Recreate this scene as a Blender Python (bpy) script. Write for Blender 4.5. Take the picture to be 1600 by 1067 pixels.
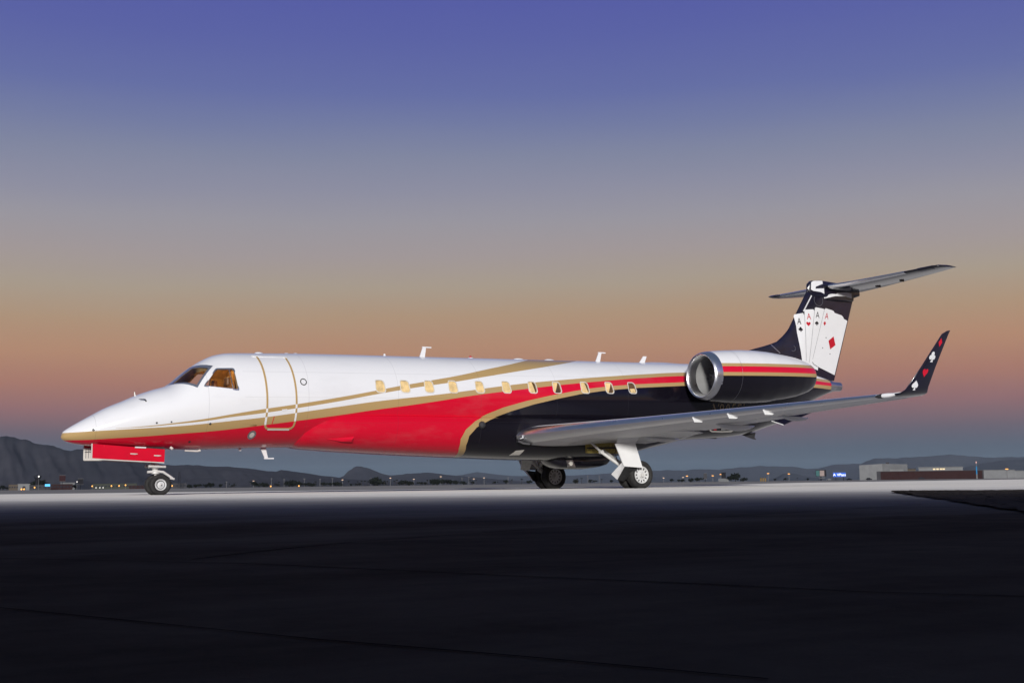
import bpy, bmesh, math, random
import numpy as np
from mathutils import Vector, Matrix

# ---------------------------------------------------------------- scene, camera, sky, sun
scene = bpy.context.scene
for o in list(bpy.data.objects):
    bpy.data.objects.remove(o)
C = scene.collection
CAM = np.array([-6.529, -29.4038, 0.1514])
YAW, PITCH, ROLL, FPX = 0.5622, 0.1125, -0.0121, 1970.68

def cam_axes():
    f = np.array([math.sin(YAW)*math.cos(PITCH), math.cos(YAW)*math.cos(PITCH), math.sin(PITCH)])
    r = np.array([math.cos(YAW), -math.sin(YAW), 0.0])
    u = np.cross(r, f)
    return (math.cos(ROLL)*r+math.sin(ROLL)*u, -math.sin(ROLL)*r+math.cos(ROLL)*u, f)
RGT, UPV, FWD = cam_axes()
cam_data = bpy.data.cameras.new('camera')
cam_data.sensor_width = 36.0
cam_data.lens = FPX/1600*36
cam_data.clip_start = 0.02
cam_data.clip_end = 80000
cam = bpy.data.objects.new('camera', cam_data)
cam.matrix_world = Matrix(((RGT[0], UPV[0], -FWD[0], CAM[0]), (RGT[1], UPV[1], -FWD[1], CAM[1]),
                           (RGT[2], UPV[2], -FWD[2], CAM[2]), (0, 0, 0, 1)))
C.objects.link(cam)
scene.camera = cam

def srgb(r, g, b):
    def l(c):
        c /= 255.0
        return c/12.92 if c <= 0.04045 else ((c+0.055)/1.055)**2.4
    return (l(r), l(g), l(b), 1.0)

world = bpy.data.worlds.new('World')
scene.world = world
world.use_nodes = True
wt = world.node_tree
wt.nodes.clear()
w_out = wt.nodes.new('ShaderNodeOutputWorld')
w_bg = wt.nodes.new('ShaderNodeBackground')
w_tc = wt.nodes.new('ShaderNodeTexCoord')
w_sep = wt.nodes.new('ShaderNodeSeparateXYZ')
w_ramp = wt.nodes.new('ShaderNodeValToRGB')
# twilight sky opposite the sunset: blue earth shadow, pink belt, violet above (position = sine of elevation)
SKY = [(0.000, (62, 79, 93)), (0.012, (69, 87, 101)), (0.024, (80, 91, 106)), (0.038, (104, 94, 106)), (0.0585, (147, 107, 108)),
       (0.079, (170, 121, 105)), (0.104, (181, 138, 111)), (0.129, (176, 148, 122)), (0.154, (170, 156, 140)), (0.179, (163, 153, 153)),
       (0.205, (154, 151, 160)), (0.2285, (142, 143, 162)), (0.2525, (129, 135, 161)), (0.2765, (114, 123, 163)), (0.301, (101, 111, 165)),
       (0.345, (90, 98, 165)), (0.368, (86, 93, 165)), (0.520, (76, 86, 141)), (0.700, (72, 85, 118)), (1.000, (67, 82, 105))]
cr = w_ramp.color_ramp
cr.interpolation = 'LINEAR'
while len(cr.elements) < len(SKY):
    cr.elements.new(0.5)
for e, (p, c) in zip(cr.elements, SKY):
    e.position = p
    e.color = srgb(*c)
wt.links.new(w_tc.outputs['Generated'], w_sep.inputs[0])
# faint unevenness of the haze layers
w_map = wt.nodes.new('ShaderNodeMapping')
w_map.inputs['Scale'].default_value = (1.6, 1.6, 9.0)
w_nz = wt.nodes.new('ShaderNodeTexNoise')
w_nz.inputs['Scale'].default_value = 1.3
w_nz.inputs['Detail'].default_value = 4.0
w_ma = wt.nodes.new('ShaderNodeMath')
w_ma.operation = 'MULTIPLY_ADD'
w_ma.inputs[1].default_value = 0.022
w_mb = wt.nodes.new('ShaderNodeMath')
w_mb.operation = 'SUBTRACT'
w_mb.inputs[1].default_value = 0.011
wt.links.new(w_tc.outputs['Generated'], w_map.inputs['Vector'])
wt.links.new(w_map.outputs[0], w_nz.inputs['Vector'])
wt.links.new(w_nz.outputs[0], w_ma.inputs[0])
wt.links.new(w_sep.outputs['Z'], w_ma.inputs[2])
wt.links.new(w_ma.outputs[0], w_mb.inputs[0])
wt.links.new(w_mb.outputs[0], w_ramp.inputs['Fac'])
wt.links.new(w_ramp.outputs['Color'], w_bg.inputs['Color'])
w_bg.inputs['Strength'].default_value = 1.0
wt.links.new(w_bg.outputs[0], w_out.inputs['Surface'])

SUN_EL, SUN_YAW = math.radians(14), 0.54        # light comes from behind the camera
sun_data = bpy.data.lights.new('sun', 'SUN')
sun_data.energy = 3.8
sun_data.angle = math.radians(7)
sun_data.color = (1.0, 0.975, 0.94)
sun = bpy.data.objects.new('sun', sun_data)
sd = Vector((math.sin(SUN_YAW)*math.cos(SUN_EL), math.cos(SUN_YAW)*math.cos(SUN_EL), -math.sin(SUN_EL)))
sun.rotation_euler = sd.to_track_quat('-Z', 'Y').to_euler()
sun.location = (-30, -60, 40)
C.objects.link(sun)
scene.view_settings.view_transform = 'Standard'
scene.view_settings.look = 'None'
scene.view_settings.exposure = 0.0
scene.view_settings.gamma = 1.0
scene.view_settings.use_curve_mapping = False
scene.render.resolution_x = 1024
scene.render.resolution_y = 682
try:
    scene.render.engine = 'CYCLES'
    scene.cycles.max_bounces = 8
    scene.cycles.caustics_reflective = False
    scene.cycles.caustics_refractive = False
except Exception:
    pass

# ---------------------------------------------------------------- helpers
def ray(px, py):
    d = FWD*FPX+RGT*(px-800)-UPV*(py-533.5)
    return d/np.linalg.norm(d)
def on_y(px, py, Y):
    d = ray(px, py)
    return CAM+d*((Y-CAM[1])/d[1])
def on_ground(px, py, Z=0.0):
    d = ray(px, py)
    return CAM+d*((Z-CAM[2])/d[2])
FH = np.array([math.sin(YAW), math.cos(YAW), 0.0])
RH = np.array([math.cos(YAW), -math.sin(YAW), 0.0])
def far(px, depth):
    """ground point in the direction of photo column px, 'depth' metres ahead"""
    y = 757-0.012*(px-800)
    d = ray(px, y)
    p = CAM+d*(depth/(d@FH))
    return np.array([p[0], p[1], 0.0])
def level(px):
    return 756.4-0.012*(px-800)

def link(name, me, mat=None, parent=None, kind=None):
    o = bpy.data.objects.new(name, me)
    C.objects.link(o)
    if mat is not None:
        me.materials.clear()
        for m in (mat if isinstance(mat, (list, tuple)) else [mat]):
            me.materials.append(m)
    if parent is not None:
        o.parent = parent
    if kind:
        o['kind'] = kind
    return o
def mesh(verts, faces, smooth=False, angle=None):
    me = bpy.data.meshes.new('m')
    me.from_pydata([tuple(float(c) for c in v) for v in verts], [], faces)
    me.validate()
    bm = bmesh.new()
    bm.from_mesh(me)
    bmesh.ops.recalc_face_normals(bm, faces=bm.faces)
    if smooth:
        for f in bm.faces:
            f.smooth = True
        if angle:
            for e in bm.edges:
                if len(e.link_faces) == 2 and e.calc_face_angle(0) > math.radians(angle):
                    e.smooth = False
    bm.to_mesh(me)
    bm.free()
    return me
def thing(name, label, cat, loc=(0, 0, 0), group=None):
    o = bpy.data.objects.new(name, None)
    o.empty_display_size = 0.5
    o.location = [float(c) for c in loc]
    C.objects.link(o)
    return tag(o, label, cat, group)
def tag(o, label, cat, group=None):
    o['label'] = label
    o['category'] = cat
    if group:
        o['group'] = group
    return o
def copy_tree(o, parent=None):
    c = o.copy()
    C.objects.link(c)
    if parent is not None:
        c.parent = parent
    for ch in [k for k in bpy.data.objects if k.parent == o]:
        copy_tree(ch, c)
    return c
def loft(secs, cap=True, smooth=True, angle=40, closed=True):
    n = len(secs[0])
    v = [p for s in secs for p in s]
    f = []
    m = n if closed else n-1
    for i in range(len(secs)-1):
        for j in range(m):
            k = (j+1) % n
            f.append((i*n+j, i*n+k, (i+1)*n+k, (i+1)*n+j))
    if cap and closed:
        f.append(tuple(range(n-1, -1, -1)))
        f.append(tuple((len(secs)-1)*n+j for j in range(n)))
    return mesh(v, f, smooth, angle)
def join(*mes):
    v, f, sm = [], [], []
    for me in mes:
        b = len(v)
        v += [tuple(x.co) for x in me.vertices]
        for p in me.polygons:
            f.append(tuple(b+i for i in p.vertices))
            sm.append(p.use_smooth)
    out = bpy.data.meshes.new('m')
    out.from_pydata(v, [], f)
    out.polygons.foreach_set('use_smooth', sm)
    # keep hard edges
    bm = bmesh.new()
    bm.from_mesh(out)
    for e in bm.edges:
        if len(e.link_faces) == 2 and e.calc_face_angle(0) > math.radians(40):
            e.smooth = False
    bm.to_mesh(out)
    bm.free()
    return out
def box(x0, x1, y0, y1, z0, z1, bevel=0.0):
    bm = bmesh.new()
    vs = [bm.verts.new(c) for c in ((x0, y0, z0), (x1, y0, z0), (x1, y1, z0), (x0, y1, z0), (x0, y0, z1), (x1, y0, z1), (x1, y1, z1), (x0, y1, z1))]
    for f in ((0, 3, 2, 1), (4, 5, 6, 7), (0, 1, 5, 4), (1, 2, 6, 5), (2, 3, 7, 6), (3, 0, 4, 7)):
        bm.faces.new([vs[i] for i in f])
    bmesh.ops.recalc_face_normals(bm, faces=bm.faces)
    if bevel:
        bmesh.ops.bevel(bm, geom=list(bm.edges), offset=bevel, segments=2, profile=0.5, affect='EDGES')
    me = bpy.data.meshes.new('m')
    bm.to_mesh(me)
    bm.free()
    return me
def tube(pts, r, n=12, cap=True):
    """swept tube through points; r is one radius or one per point"""
    pts = [np.array(p, float) for p in pts]
    rs = r if isinstance(r, (list, tuple)) else [r]*len(pts)
    secs = []
    for i, p in enumerate(pts):
        d = pts[min(i+1, len(pts)-1)]-pts[max(i-1, 0)]
        d = d/np.linalg.norm(d)
        a = np.cross(d, (0, 0, 1.0) if abs(d[2]) < 0.9 else (1.0, 0, 0))
        a /= np.linalg.norm(a)
        b = np.cross(d, a)
        secs.append([p+rs[i]*(math.cos(t)*a+math.sin(t)*b) for t in np.linspace(0, 2*math.pi, n, endpoint=False)])
    return loft(secs, cap)
def lathe(profile, origin, axis='y', n=40, cap=False, closed_profile=False, angle=35):
    """profile: list of (along axis, radius)"""
    secs = []
    for a, r in profile:
        s = []
        for t in np.linspace(0, 2*math.pi, n, endpoint=False):
            c, d = r*math.cos(t), r*math.sin(t)
            q = {'y': (c, a, d), 'x': (a, c, d), 'z': (c, d, a)}[axis]
            s.append((origin[0]+q[0], origin[1]+q[1], origin[2]+q[2]))
        secs.append(s)
    if closed_profile:
        secs.append(secs[0])
        v = [p for s in secs[:-1] for p in s]
        f = []
        m = len(secs)-1
        for i in range(m):
            for j in range(n):
                k = (j+1) % n
                f.append((i*n+j, i*n+k, ((i+1) % m)*n+k, ((i+1) % m)*n+j))
        return mesh(v, f, True, angle)
    return loft(secs, cap, True, angle)
def prism(poly, y0, y1):
    """polygon in x,z extruded in y"""
    n = len(poly)
    v = [(x, y0, z) for x, z in poly]+[(x, y1, z) for x, z in poly]
    f = [tuple(range(n)), tuple(range(2*n-1, n-1, -1))]+[(i, (i+1) % n, n+(i+1) % n, n+i) for i in range(n)]
    return mesh(v, f)
def mirror_y(me):
    out = me.copy()
    out.transform(Matrix.Scale(-1, 4, (0, 1, 0)))
    out.flip_normals()
    return out

# ---------------------------------------------------------------- materials
def principled(name):
    m = bpy.data.materials.new(name)
    m.use_nodes = True
    nt = m.node_tree
    return m, nt, nt.nodes['Principled BSDF']
class G:
    """tiny node maths helper"""
    def __init__(self, nt):
        self.nt = nt
    def v(self, s, sock):
        if isinstance(s, (int, float)):
            sock.default_value = s
        else:
            self.nt.links.new(s, sock)
    def op(self, o, a, b=None, c=None):
        n = self.nt.nodes.new('ShaderNodeMath')
        n.operation = o
        self.v(a, n.inputs[0])
        if b is not None:
            self.v(b, n.inputs[1])
        if c is not None:
            self.v(c, n.inputs[2])
        return n.outputs[0]
    def mix(self, fac, a, b):
        n = self.nt.nodes.new('ShaderNodeMix')
        n.data_type = 'RGBA'
        self.v(fac, n.inputs[0])
        for s, i in ((a, 6), (b, 7)):
            if isinstance(s, tuple):
                n.inputs[i].default_value = s
            else:
                self.nt.links.new(s, n.inputs[i])
        return n.outputs[2]
    def curve(self, val, pts, xr, yr, handle='AUTO'):
        t = self.op('DIVIDE', self.op('SUBTRACT', val, xr[0]), xr[1]-xr[0])
        n = self.nt.nodes.new('ShaderNodeFloatCurve')
        cu = n.mapping.curves[0]
        q = [((x-xr[0])/(xr[1]-xr[0]), (y-yr[0])/(yr[1]-yr[0])) for x, y in pts]
        if q[0][0] > 0:
            q.insert(0, (0.0, q[0][1]))
        if q[-1][0] < 1:
            q.append((1.0, q[-1][1]))
        while len(cu.points) < len(q):
            cu.points.new(0.5, 0.5)
        for p, (a, b) in zip(cu.points, q):
            p.location = (min(max(a, 0), 1), min(max(b, 0), 1))
            p.handle_type = handle
        n.mapping.update()
        self.v(t, n.inputs['Value'])
        return self.op('ADD', self.op('MULTIPLY', n.outputs[0], yr[1]-yr[0]), yr[0])
    def noise(self, scale, detail=4, rough=0.55, vec=None, dims='3D'):
        n = self.nt.nodes.new('ShaderNodeTexNoise')
        n.noise_dimensions = dims
        n.inputs['Scale'].default_value = scale
        n.inputs['Detail'].default_value = detail
        n.inputs['Roughness'].default_value = rough
        if vec is not None:
            self.nt.links.new(vec, n.inputs['Vector'])
        return n.outputs[0]
    def ramp(self, fac, stops):
        n = self.nt.nodes.new('ShaderNodeValToRGB')
        while len(n.color_ramp.elements) < len(stops):
            n.color_ramp.elements.new(0.5)
        for e, (p, c) in zip(n.color_ramp.elements, stops):
            e.position = p
            e.color = c
        self.nt.links.new(fac, n.inputs[0])
        return n.outputs[0]
    def obj(self):
        return self.nt.nodes.new('ShaderNodeTexCoord').outputs['Object']
    def scaled(self, vec, s):
        n = self.nt.nodes.new('ShaderNodeMapping')
        n.inputs['Scale'].default_value = s
        self.nt.links.new(vec, n.inputs['Vector'])
        return n.outputs[0]
    def bump(self, h, strength, dist=0.02):
        n = self.nt.nodes.new('ShaderNodeBump')
        n.inputs['Strength'].default_value = strength
        n.inputs['Distance'].default_value = dist
        self.nt.links.new(h, n.inputs['Height'])
        return n.outputs[0]

def paint(name, col, rough=0.3, metal=0.0, coat=0.0, var=0.06, scale=3.0, spec=0.5, emit=None, estr=0.0, bump=0.0):
    m, nt, b = principled(name)
    g = G(nt)
    vec = g.obj()
    nz = g.noise(scale, 5, 0.6, vec)
    dark = tuple(c*(1-var*2) for c in col[:3])+(1,)
    lite = tuple(min(c*(1+var*2), 1) for c in col[:3])+(1,)
    nt.links.new(g.ramp(nz, [(0.3, dark), (0.7, lite)]), b.inputs['Base Color'])
    r = g.op('ADD', g.op('MULTIPLY', g.noise(scale*2.3, 4, 0.6, vec), rough*0.5), rough*0.75)
    nt.links.new(r, b.inputs['Roughness'])
    b.inputs['Metallic'].default_value = metal
    b.inputs['Specular IOR Level'].default_value = spec
    b.inputs['Coat Weight'].default_value = coat
    b.inputs['Coat Roughness'].default_value = 0.04
    if bump:
        nt.links.new(g.bump(g.noise(scale*12, 4, 0.6, vec), bump), b.inputs['Normal'])
    if emit:
        b.inputs['Emission Color'].default_value = emit
        b.inputs['Emission Strength'].default_value = estr
    return m

WHITE = (0.80, 0.80, 0.80, 1)
GOLD = (0.46, 0.31, 0.13, 1)
RED = (0.65, 0.004, 0.026, 1)
BLACK = (0.006, 0.005, 0.009, 1)
CUR_A = [(1.007,1.508),(1.658,1.556),(2.336,1.638),(3.032,1.742),(3.562,1.841),(4.163,1.949),(5.218,2.120),(6.273,2.305),(7.247,2.495),(7.954,2.640),(8.599,2.758),(8.966,2.830),(9.642,2.958),(10.698,3.190),(11.549,3.373),(12.531,3.60),(13.2,3.76)]
CUR_B = [(1.007,1.503),(1.658,1.538),(2.339,1.607),(3.040,1.690),(3.570,1.777),(4.175,1.860),(5.227,2.026),(6.273,2.209),(7.242,2.400),(7.944,2.530),(8.577,2.640),(8.938,2.696),(9.601,2.803),(10.593,2.981),(11.644,3.166),(12.785,3.365),(14.019,3.60),(14.8,3.78)]
CUR_C = [(0.035,1.410),(0.540,1.441),(1.011,1.468),(1.665,1.510),(2.350,1.558),(3.050,1.629),(3.585,1.692),(4.399,1.790),(5.240,1.916),(6.283,2.078),(7.242,2.225),(8.193,2.345),(9.090,2.456),(10.028,2.590),(10.954,2.725),(11.760,2.831),(13.064,2.975),(14.793,3.141),(15.752,3.225),(17.519,3.352),(21,3.45),(24.5,3.40)]
CUR_D = [(0.074,1.245),(0.193,1.245),(0.561,1.254),(1.041,1.285),(1.700,1.329),(2.384,1.387),(3.090,1.446),(3.627,1.505),(4.436,1.612),(5.275,1.726),(6.311,1.875),(7.261,2.022),(8.203,2.155),(9.089,2.292),(10.015,2.444),(10.934,2.573),(11.725,2.675),(12.493,2.772),(13.020,2.836),(14.737,3.018),(15.687,3.110),(17.432,3.241),(21,3.36),(24.5,3.30)]
# lower gold sweep: height over x on the long run, x over height where it turns down
CUR_E = [(11.701,2.351),(12.448,2.510),(13.295,2.665),(13.885,2.758),(14.670,2.850),(15.511,2.925),(17.324,3.046),(21,3.23),(24.5,3.19)]
CUR_F = [(11.955,2.267),(12.707,2.433),(13.492,2.585),(14.197,2.686),(14.637,2.735),(15.477,2.816),(17.279,2.936),(21,3.12),(24.5,3.08)]
CUR_EX = [(0.70,10.06),(0.908,9.90),(1.087,9.78),(1.321,9.73),(1.560,9.836),(1.785,10.109),(1.979,10.500),(2.162,10.99),(2.351,11.701),(2.510,12.448)]
CUR_FX = [(0.70,10.22),(0.892,10.08),(1.166,9.95),(1.404,9.962),(1.625,10.159),(1.833,10.569),(2.066,11.236),(2.267,11.955),(2.433,12.707)]

def livery(name, inverted=False):
    m, nt, b = principled(name)
    g = G(nt)
    vec = g.obj()
    s = nt.nodes.new('ShaderNodeSeparateXYZ')
    nt.links.new(vec, s.inputs[0])
    x, z = s.outputs['X'], s.outputs['Z']
    def above(pts, xr):
        return g.op('GREATER_THAN', z, g.curve(x, pts, xr, (0.5, 4.0)))
    def tr(cur, d):
        return [(p, q+d) for p, q in cur]
    a = above(CUR_A, (0.9, 15.0))
    bb = above(CUR_B, (0.9, 15.0))
    c = above(CUR_C, (0.0, 25.0))
    d = above(CUR_D, (0.0, 25.0))
    def below(cz, cx):
        lo = g.op('LESS_THAN', z, g.curve(x, [(11.0, cz[0][1])]+cz, (11.0, 25.0), (0.5, 4.0), 'VECTOR'))
        ri = g.op('GREATER_THAN', x, g.curve(z, cx+[(cx[-1][0]+0.01, 9.0)], (0.70, 3.2), (8.0, 14.0), 'VECTOR'))
        return g.op('MULTIPLY', lo, ri)
    e = below(CUR_E, CUR_EX)
    f = below(CUR_F, CUR_FX)
    # the upper gold stripe only starts behind the radome
    if not inverted:
        col = g.mix(c, g.mix(d, RED, GOLD), WHITE)
        top = g.op('MULTIPLY', g.op('MULTIPLY', bb, g.op('SUBTRACT', 1.0, a)), g.op('MULTIPLY', g.op('GREATER_THAN', x, 1.05), g.op('LESS_THAN', x, 14.6)))
        col = g.mix(top, col, GOLD)
        # faint soiling and streaks
        dirt = g.noise(1.1, 6, 0.65, g.scaled(vec, (0.5, 1.4, 1.4)))
        col = g.mix(g.op('MULTIPLY', g.op('MAXIMUM', g.op('SUBTRACT', dirt, 0.52), 0.0), 0.55), col, (0.30, 0.28, 0.27, 1))
        col = g.mix(e, col, GOLD)
        col = g.mix(f, col, BLACK)
        # skin joints: dark hairlines round the hull and along the flank
        sx = g.op('LESS_THAN', g.op('ABSOLUTE', g.op('SUBTRACT', g.op('FRACT', g.op('DIVIDE', g.op('ADD', x, 0.55), 2.41)), 0.5)), 0.0022)
        zz = g.op('SUBTRACT', z, g.op('MULTIPLY', x, 0.0205))
        sz = g.op('LESS_THAN', g.op('ABSOLUTE', g.op('SUBTRACT', g.op('FRACT', g.op('DIVIDE', zz, 0.62)), 0.5)), 0.006)
        sz = g.op('MULTIPLY', sz, g.op('GREATER_THAN', x, 3.9))
        col = g.mix(g.op('MULTIPLY', g.op('MAXIMUM', sx, sz), 0.22), col, (0.05, 0.05, 0.055, 1))
    else:
        col = g.mix(c, g.mix(d, GOLD, WHITE), GOLD)
        top = g.op('MULTIPLY', bb, g.op('SUBTRACT', 1.0, a))
        col = g.mix(top, col, WHITE)
    nt.links.new(col, b.inputs['Base Color'])
    r = g.op('ADD', g.op('MULTIPLY', g.noise(0.9, 5, 0.6, vec), 0.12), 0.12)
    nt.links.new(r, b.inputs['Roughness'])
    b.inputs['Coat Weight'].default_value = 0.3
    b.inputs['Coat Roughness'].default_value = 0.03
    b.inputs['Specular IOR Level'].default_value = 0.35
    # skin waviness, lap joints and rivet rows as fine relief
    wave = g.noise(2.2, 2, 0.4, g.scaled(vec, (1.0, 1.0, 2.0)))
    fx = g.op('ABSOLUTE', g.op('SUBTRACT', g.op('FRACT', g.op('DIVIDE', x, 1.93)), 0.5))
    seam = g.op('LESS_THAN', fx, 0.0022)
    h = g.op('SUBTRACT', wave, g.op('MULTIPLY', seam, 0.35))
    nt.links.new(g.bump(h, 0.12, 0.012), b.inputs['Normal'])
    return m

def band_paint(name, bands, slope):
    """bands: list of (height above the nacelle centre line, colour) from the bottom up"""
    m, nt, b = principled(name)
    g = G(nt)
    vec = g.obj()
    s = nt.nodes.new('ShaderNodeSeparateXYZ')
    nt.links.new(vec, s.inputs[0])
    z = g.op('SUBTRACT', s.outputs['Z'], g.op('ADD', g.op('MULTIPLY', s.outputs['X'], slope[0]), slope[1]))
    col = bands[0][1]
    for lo, cc in bands[1:]:
        col = g.mix(g.op('GREATER_THAN', z, lo), col, cc)
    nt.links.new(col, b.inputs['Base Color'])
    nt.links.new(g.op('ADD', g.op('MULTIPLY', g.noise(1.3, 5, 0.6, vec), 0.12), 0.12), b.inputs['Roughness'])
    b.inputs['Coat Weight'].default_value = 0.3
    b.inputs['Coat Roughness'].default_value = 0.03
    b.inputs['Specular IOR Level'].default_value = 0.35
    nt.links.new(g.bump(g.noise(2.5, 2, 0.4, vec), 0.10, 0.012), b.inputs['Normal'])
    return m

M = {}
M['livery'] = livery('fuselage_livery')
M['trim'] = livery('door_trim_paint', True)
M['white'] = paint('white_paint', (0.78, 0.78, 0.78), 0.3, coat=0.2, var=0.02)
M['gear_white'] = paint('landing_gear_white', (0.68, 0.67, 0.64), 0.4, var=0.08, scale=9)
M['red'] = paint('red_paint', RED, 0.25, coat=0.5, var=0.03)
M['black'] = paint('black_paint', (0.008, 0.007, 0.012), 0.2, coat=0.5, var=0.15)
M['navy'] = paint('dark_navy_paint', (0.010, 0.009, 0.021), 0.24, coat=0.4, var=0.15)
M['chrome'] = paint('polished_aluminium', (0.90, 0.90, 0.90), 0.30, metal=1.0, var=0.015, scale=2)
M['alu'] = paint('brushed_aluminium', (0.62, 0.62, 0.62), 0.34, metal=1.0, var=0.05, scale=6)
M['grey'] = paint('wing_grey_paint', (0.83, 0.825, 0.81), 0.55, var=0.012, scale=1.2)
M['wingpanel'] = paint('wing_white_panel', (0.83, 0.83, 0.82), 0.5, var=0.015)
M['dark'] = paint('dark_metal', (0.03, 0.03, 0.032), 0.5, var=0.2, scale=8)
M['duct'] = paint('intake_lining_grey', (0.36, 0.36, 0.355), 0.4, metal=0.2, var=0.05)
M['fan'] = paint('fan_blade_metal', (0.13, 0.135, 0.14), 0.4, metal=0.6, var=0.08, scale=6)
M['tyre'] = paint('tyre_rubber', (0.028, 0.027, 0.026), 0.75, var=0.2, scale=14, spec=0.3)
M['rim'] = paint('wheel_rim_grey', (0.66, 0.66, 0.65), 0.35, var=0.05, scale=10)
M['primer'] = paint('yellow_primer', (0.42, 0.33, 0.08), 0.5, var=0.2, scale=12)
M['goldp'] = paint('gold_paint', GOLD, 0.25, coat=0.4, var=0.03)
M['winframe'] = paint('window_frame_white', (0.66, 0.63, 0.57), 0.3, var=0.03)
M['shade'] = paint('gold_window_shade', (0.66, 0.48, 0.22), 0.22, coat=0.6, var=0.16, scale=7, emit=(0.85, 0.60, 0.28, 1), estr=0.18)
M['darkglass'] = paint('dark_cabin_glass', (0.10, 0.058, 0.024), 0.12, var=0.3)
M['cockpit'] = paint('cockpit_lining', (0.58, 0.40, 0.18), 0.6, var=0.12, scale=8)
M['cockpit_dark'] = paint('cockpit_black', (0.02, 0.018, 0.016), 0.6, var=0.2)
M['seat'] = paint('brown_leather', (0.22, 0.10, 0.04), 0.5, var=0.15, scale=9)
M['lamp_amber'] = paint('cockpit_lamp_glow', (1.0, 0.6, 0.25), 0.5, emit=(1.0, 0.62, 0.24, 1), estr=9.0)
m, nt, b = principled('cockpit_glass')
nt.nodes.remove(b)
tr_ = nt.nodes.new('ShaderNodeBsdfTransparent')
tr_.inputs[0].default_value = (0.86, 0.85, 0.82, 1)
gl_ = nt.nodes.new('ShaderNodeBsdfGlossy')
gl_.inputs['Roughness'].default_value = 0.03
fr_ = nt.nodes.new('ShaderNodeFresnel')
fr_.inputs['IOR'].default_value = 1.45
mx_ = nt.nodes.new('ShaderNodeMixShader')
nt.links.new(fr_.outputs[0], mx_.inputs[0])
nt.links.new(tr_.outputs[0], mx_.inputs[1])
nt.links.new(gl_.outputs[0], mx_.inputs[2])
nt.links.new(mx_.outputs[0], nt.nodes['Material Output'].inputs['Surface'])
M['glass'] = m
M['steel_frame'] = paint('windshield_frame', (0.42, 0.44, 0.50), 0.3, metal=0.8, var=0.04)
# fuselage stations: x, top z, bottom z, widest z, half width
ST = np.array([
 (0.00,1.335,1.305,1.32,0.015),(0.03,1.43,1.262,1.335,0.10),(0.10,1.49,1.225,1.345,0.17),(0.29,1.613,1.172,1.39,0.29),(0.63,1.813,1.125,1.47,0.45),
 (0.97,2.001,1.098,1.56,0.58),(1.33,2.157,1.08,1.65,0.69),(1.68,2.314,1.068,1.74,0.78),(2.04,2.444,1.06,1.83,0.86),
 (2.37,2.55,1.055,1.90,0.92),(2.77,2.881,1.052,1.98,0.98),(2.98,3.038,1.053,2.02,1.01),(3.18,3.169,1.056,2.055,1.035),(3.49,3.312,1.064,2.10,1.07),
 (3.80,3.375,1.074,2.14,1.10),(4.51,3.407,1.098,2.22,1.145),(5.74,3.452,1.122,2.287,1.165),(9.18,3.522,1.19,2.355,1.165),
 (12.0,3.578,1.245,2.41,1.165),(15.0,3.637,1.305,2.47,1.165),(17.0,3.676,1.345,2.51,1.165),(18.3,3.70,1.42,2.55,1.15),(19.67,3.72,1.50,2.62,1.08),
 (20.34,3.725,1.58,2.68,1.02),(21.27,3.72,1.81,2.80,0.90),(21.8,3.71,1.95,2.87,0.81),(22.6,3.66,2.30,3.0,0.63),(23.4,3.58,2.70,3.13,0.43),(24.2,3.42,2.99,3.2,0.21)])
# belly fairing stations: x, half width a, depth b below centre, centre z
BF = np.array([(5.15,0.55,0.62,1.85),(5.6,0.92,0.765,1.85),(6.2,1.055,0.815,1.85),(6.8,1.11,0.86,1.86),(7.67,1.135,0.915,1.87),(9.55,1.15,0.99,1.87),
 (10.5,1.17,1.02,1.87),(12.0,1.24,1.065,1.87),(13.0,1.27,1.08,1.87),(14.5,1.27,1.06,1.87),(15.6,1.22,0.92,1.88),(16.4,1.14,0.76,1.88),(17.2,1.05,0.60,1.88),(18.0,.9,.42,1.9)])
def interp(T,x):
    x=min(max(x,T[0,0]),T[-1,0]); i=min(max(int(np.searchsorted(T[:,0],x))-1,0),len(T)-2)
    x0,x1=T[i,0],T[i+1,0]; t=(x-x0)/(x1-x0)
    # monotone-ish cubic hermite
    def sl(k):
        if k==0: return (T[1]-T[0])/(T[1,0]-T[0,0])
        if k==len(T)-1: return (T[k]-T[k-1])/(T[k,0]-T[k-1,0])
        a=(T[k]-T[k-1])/(T[k,0]-T[k-1,0]); b=(T[k+1]-T[k])/(T[k+1,0]-T[k,0])
        m=np.where(a*b>0, 2*a*b/(a+b+1e-12*np.where(a+b>=0,1,-1)), 0)
        return m
    h=x1-x0; m0=sl(i)*h; m1=sl(i+1)*h
    return ((2*t**3-3*t**2+1)*T[i]+(t**3-2*t**2+t)*m0+(-2*t**3+3*t**2)*T[i+1]+(t**3-t**2)*m1)[1:]
def fus_halfwidth(x,z):
    zt,zb,zm,w=interp(ST,x)
    if z>=zt or z<=zb: return 0.
    u=(z-zm)/(zt-zm) if z>zm else (zm-z)/(zm-zb)
    return w*(1-u**2)**.5
def fair_halfwidth(x,z):
    if x<BF[0,0] or x>BF[-1,0]: return 0.
    a,b,c=interp(BF,x)
    if z>=c: return a*.9 if z<c+.02 else 0.
    u=(c-z)/b
    if u>=1: return 0.
    return a*(1-u**2.6)**(1/2.6)
def halfwidth(x,z): return max(fus_halfwidth(x,z),fair_halfwidth(x,z))

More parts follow.
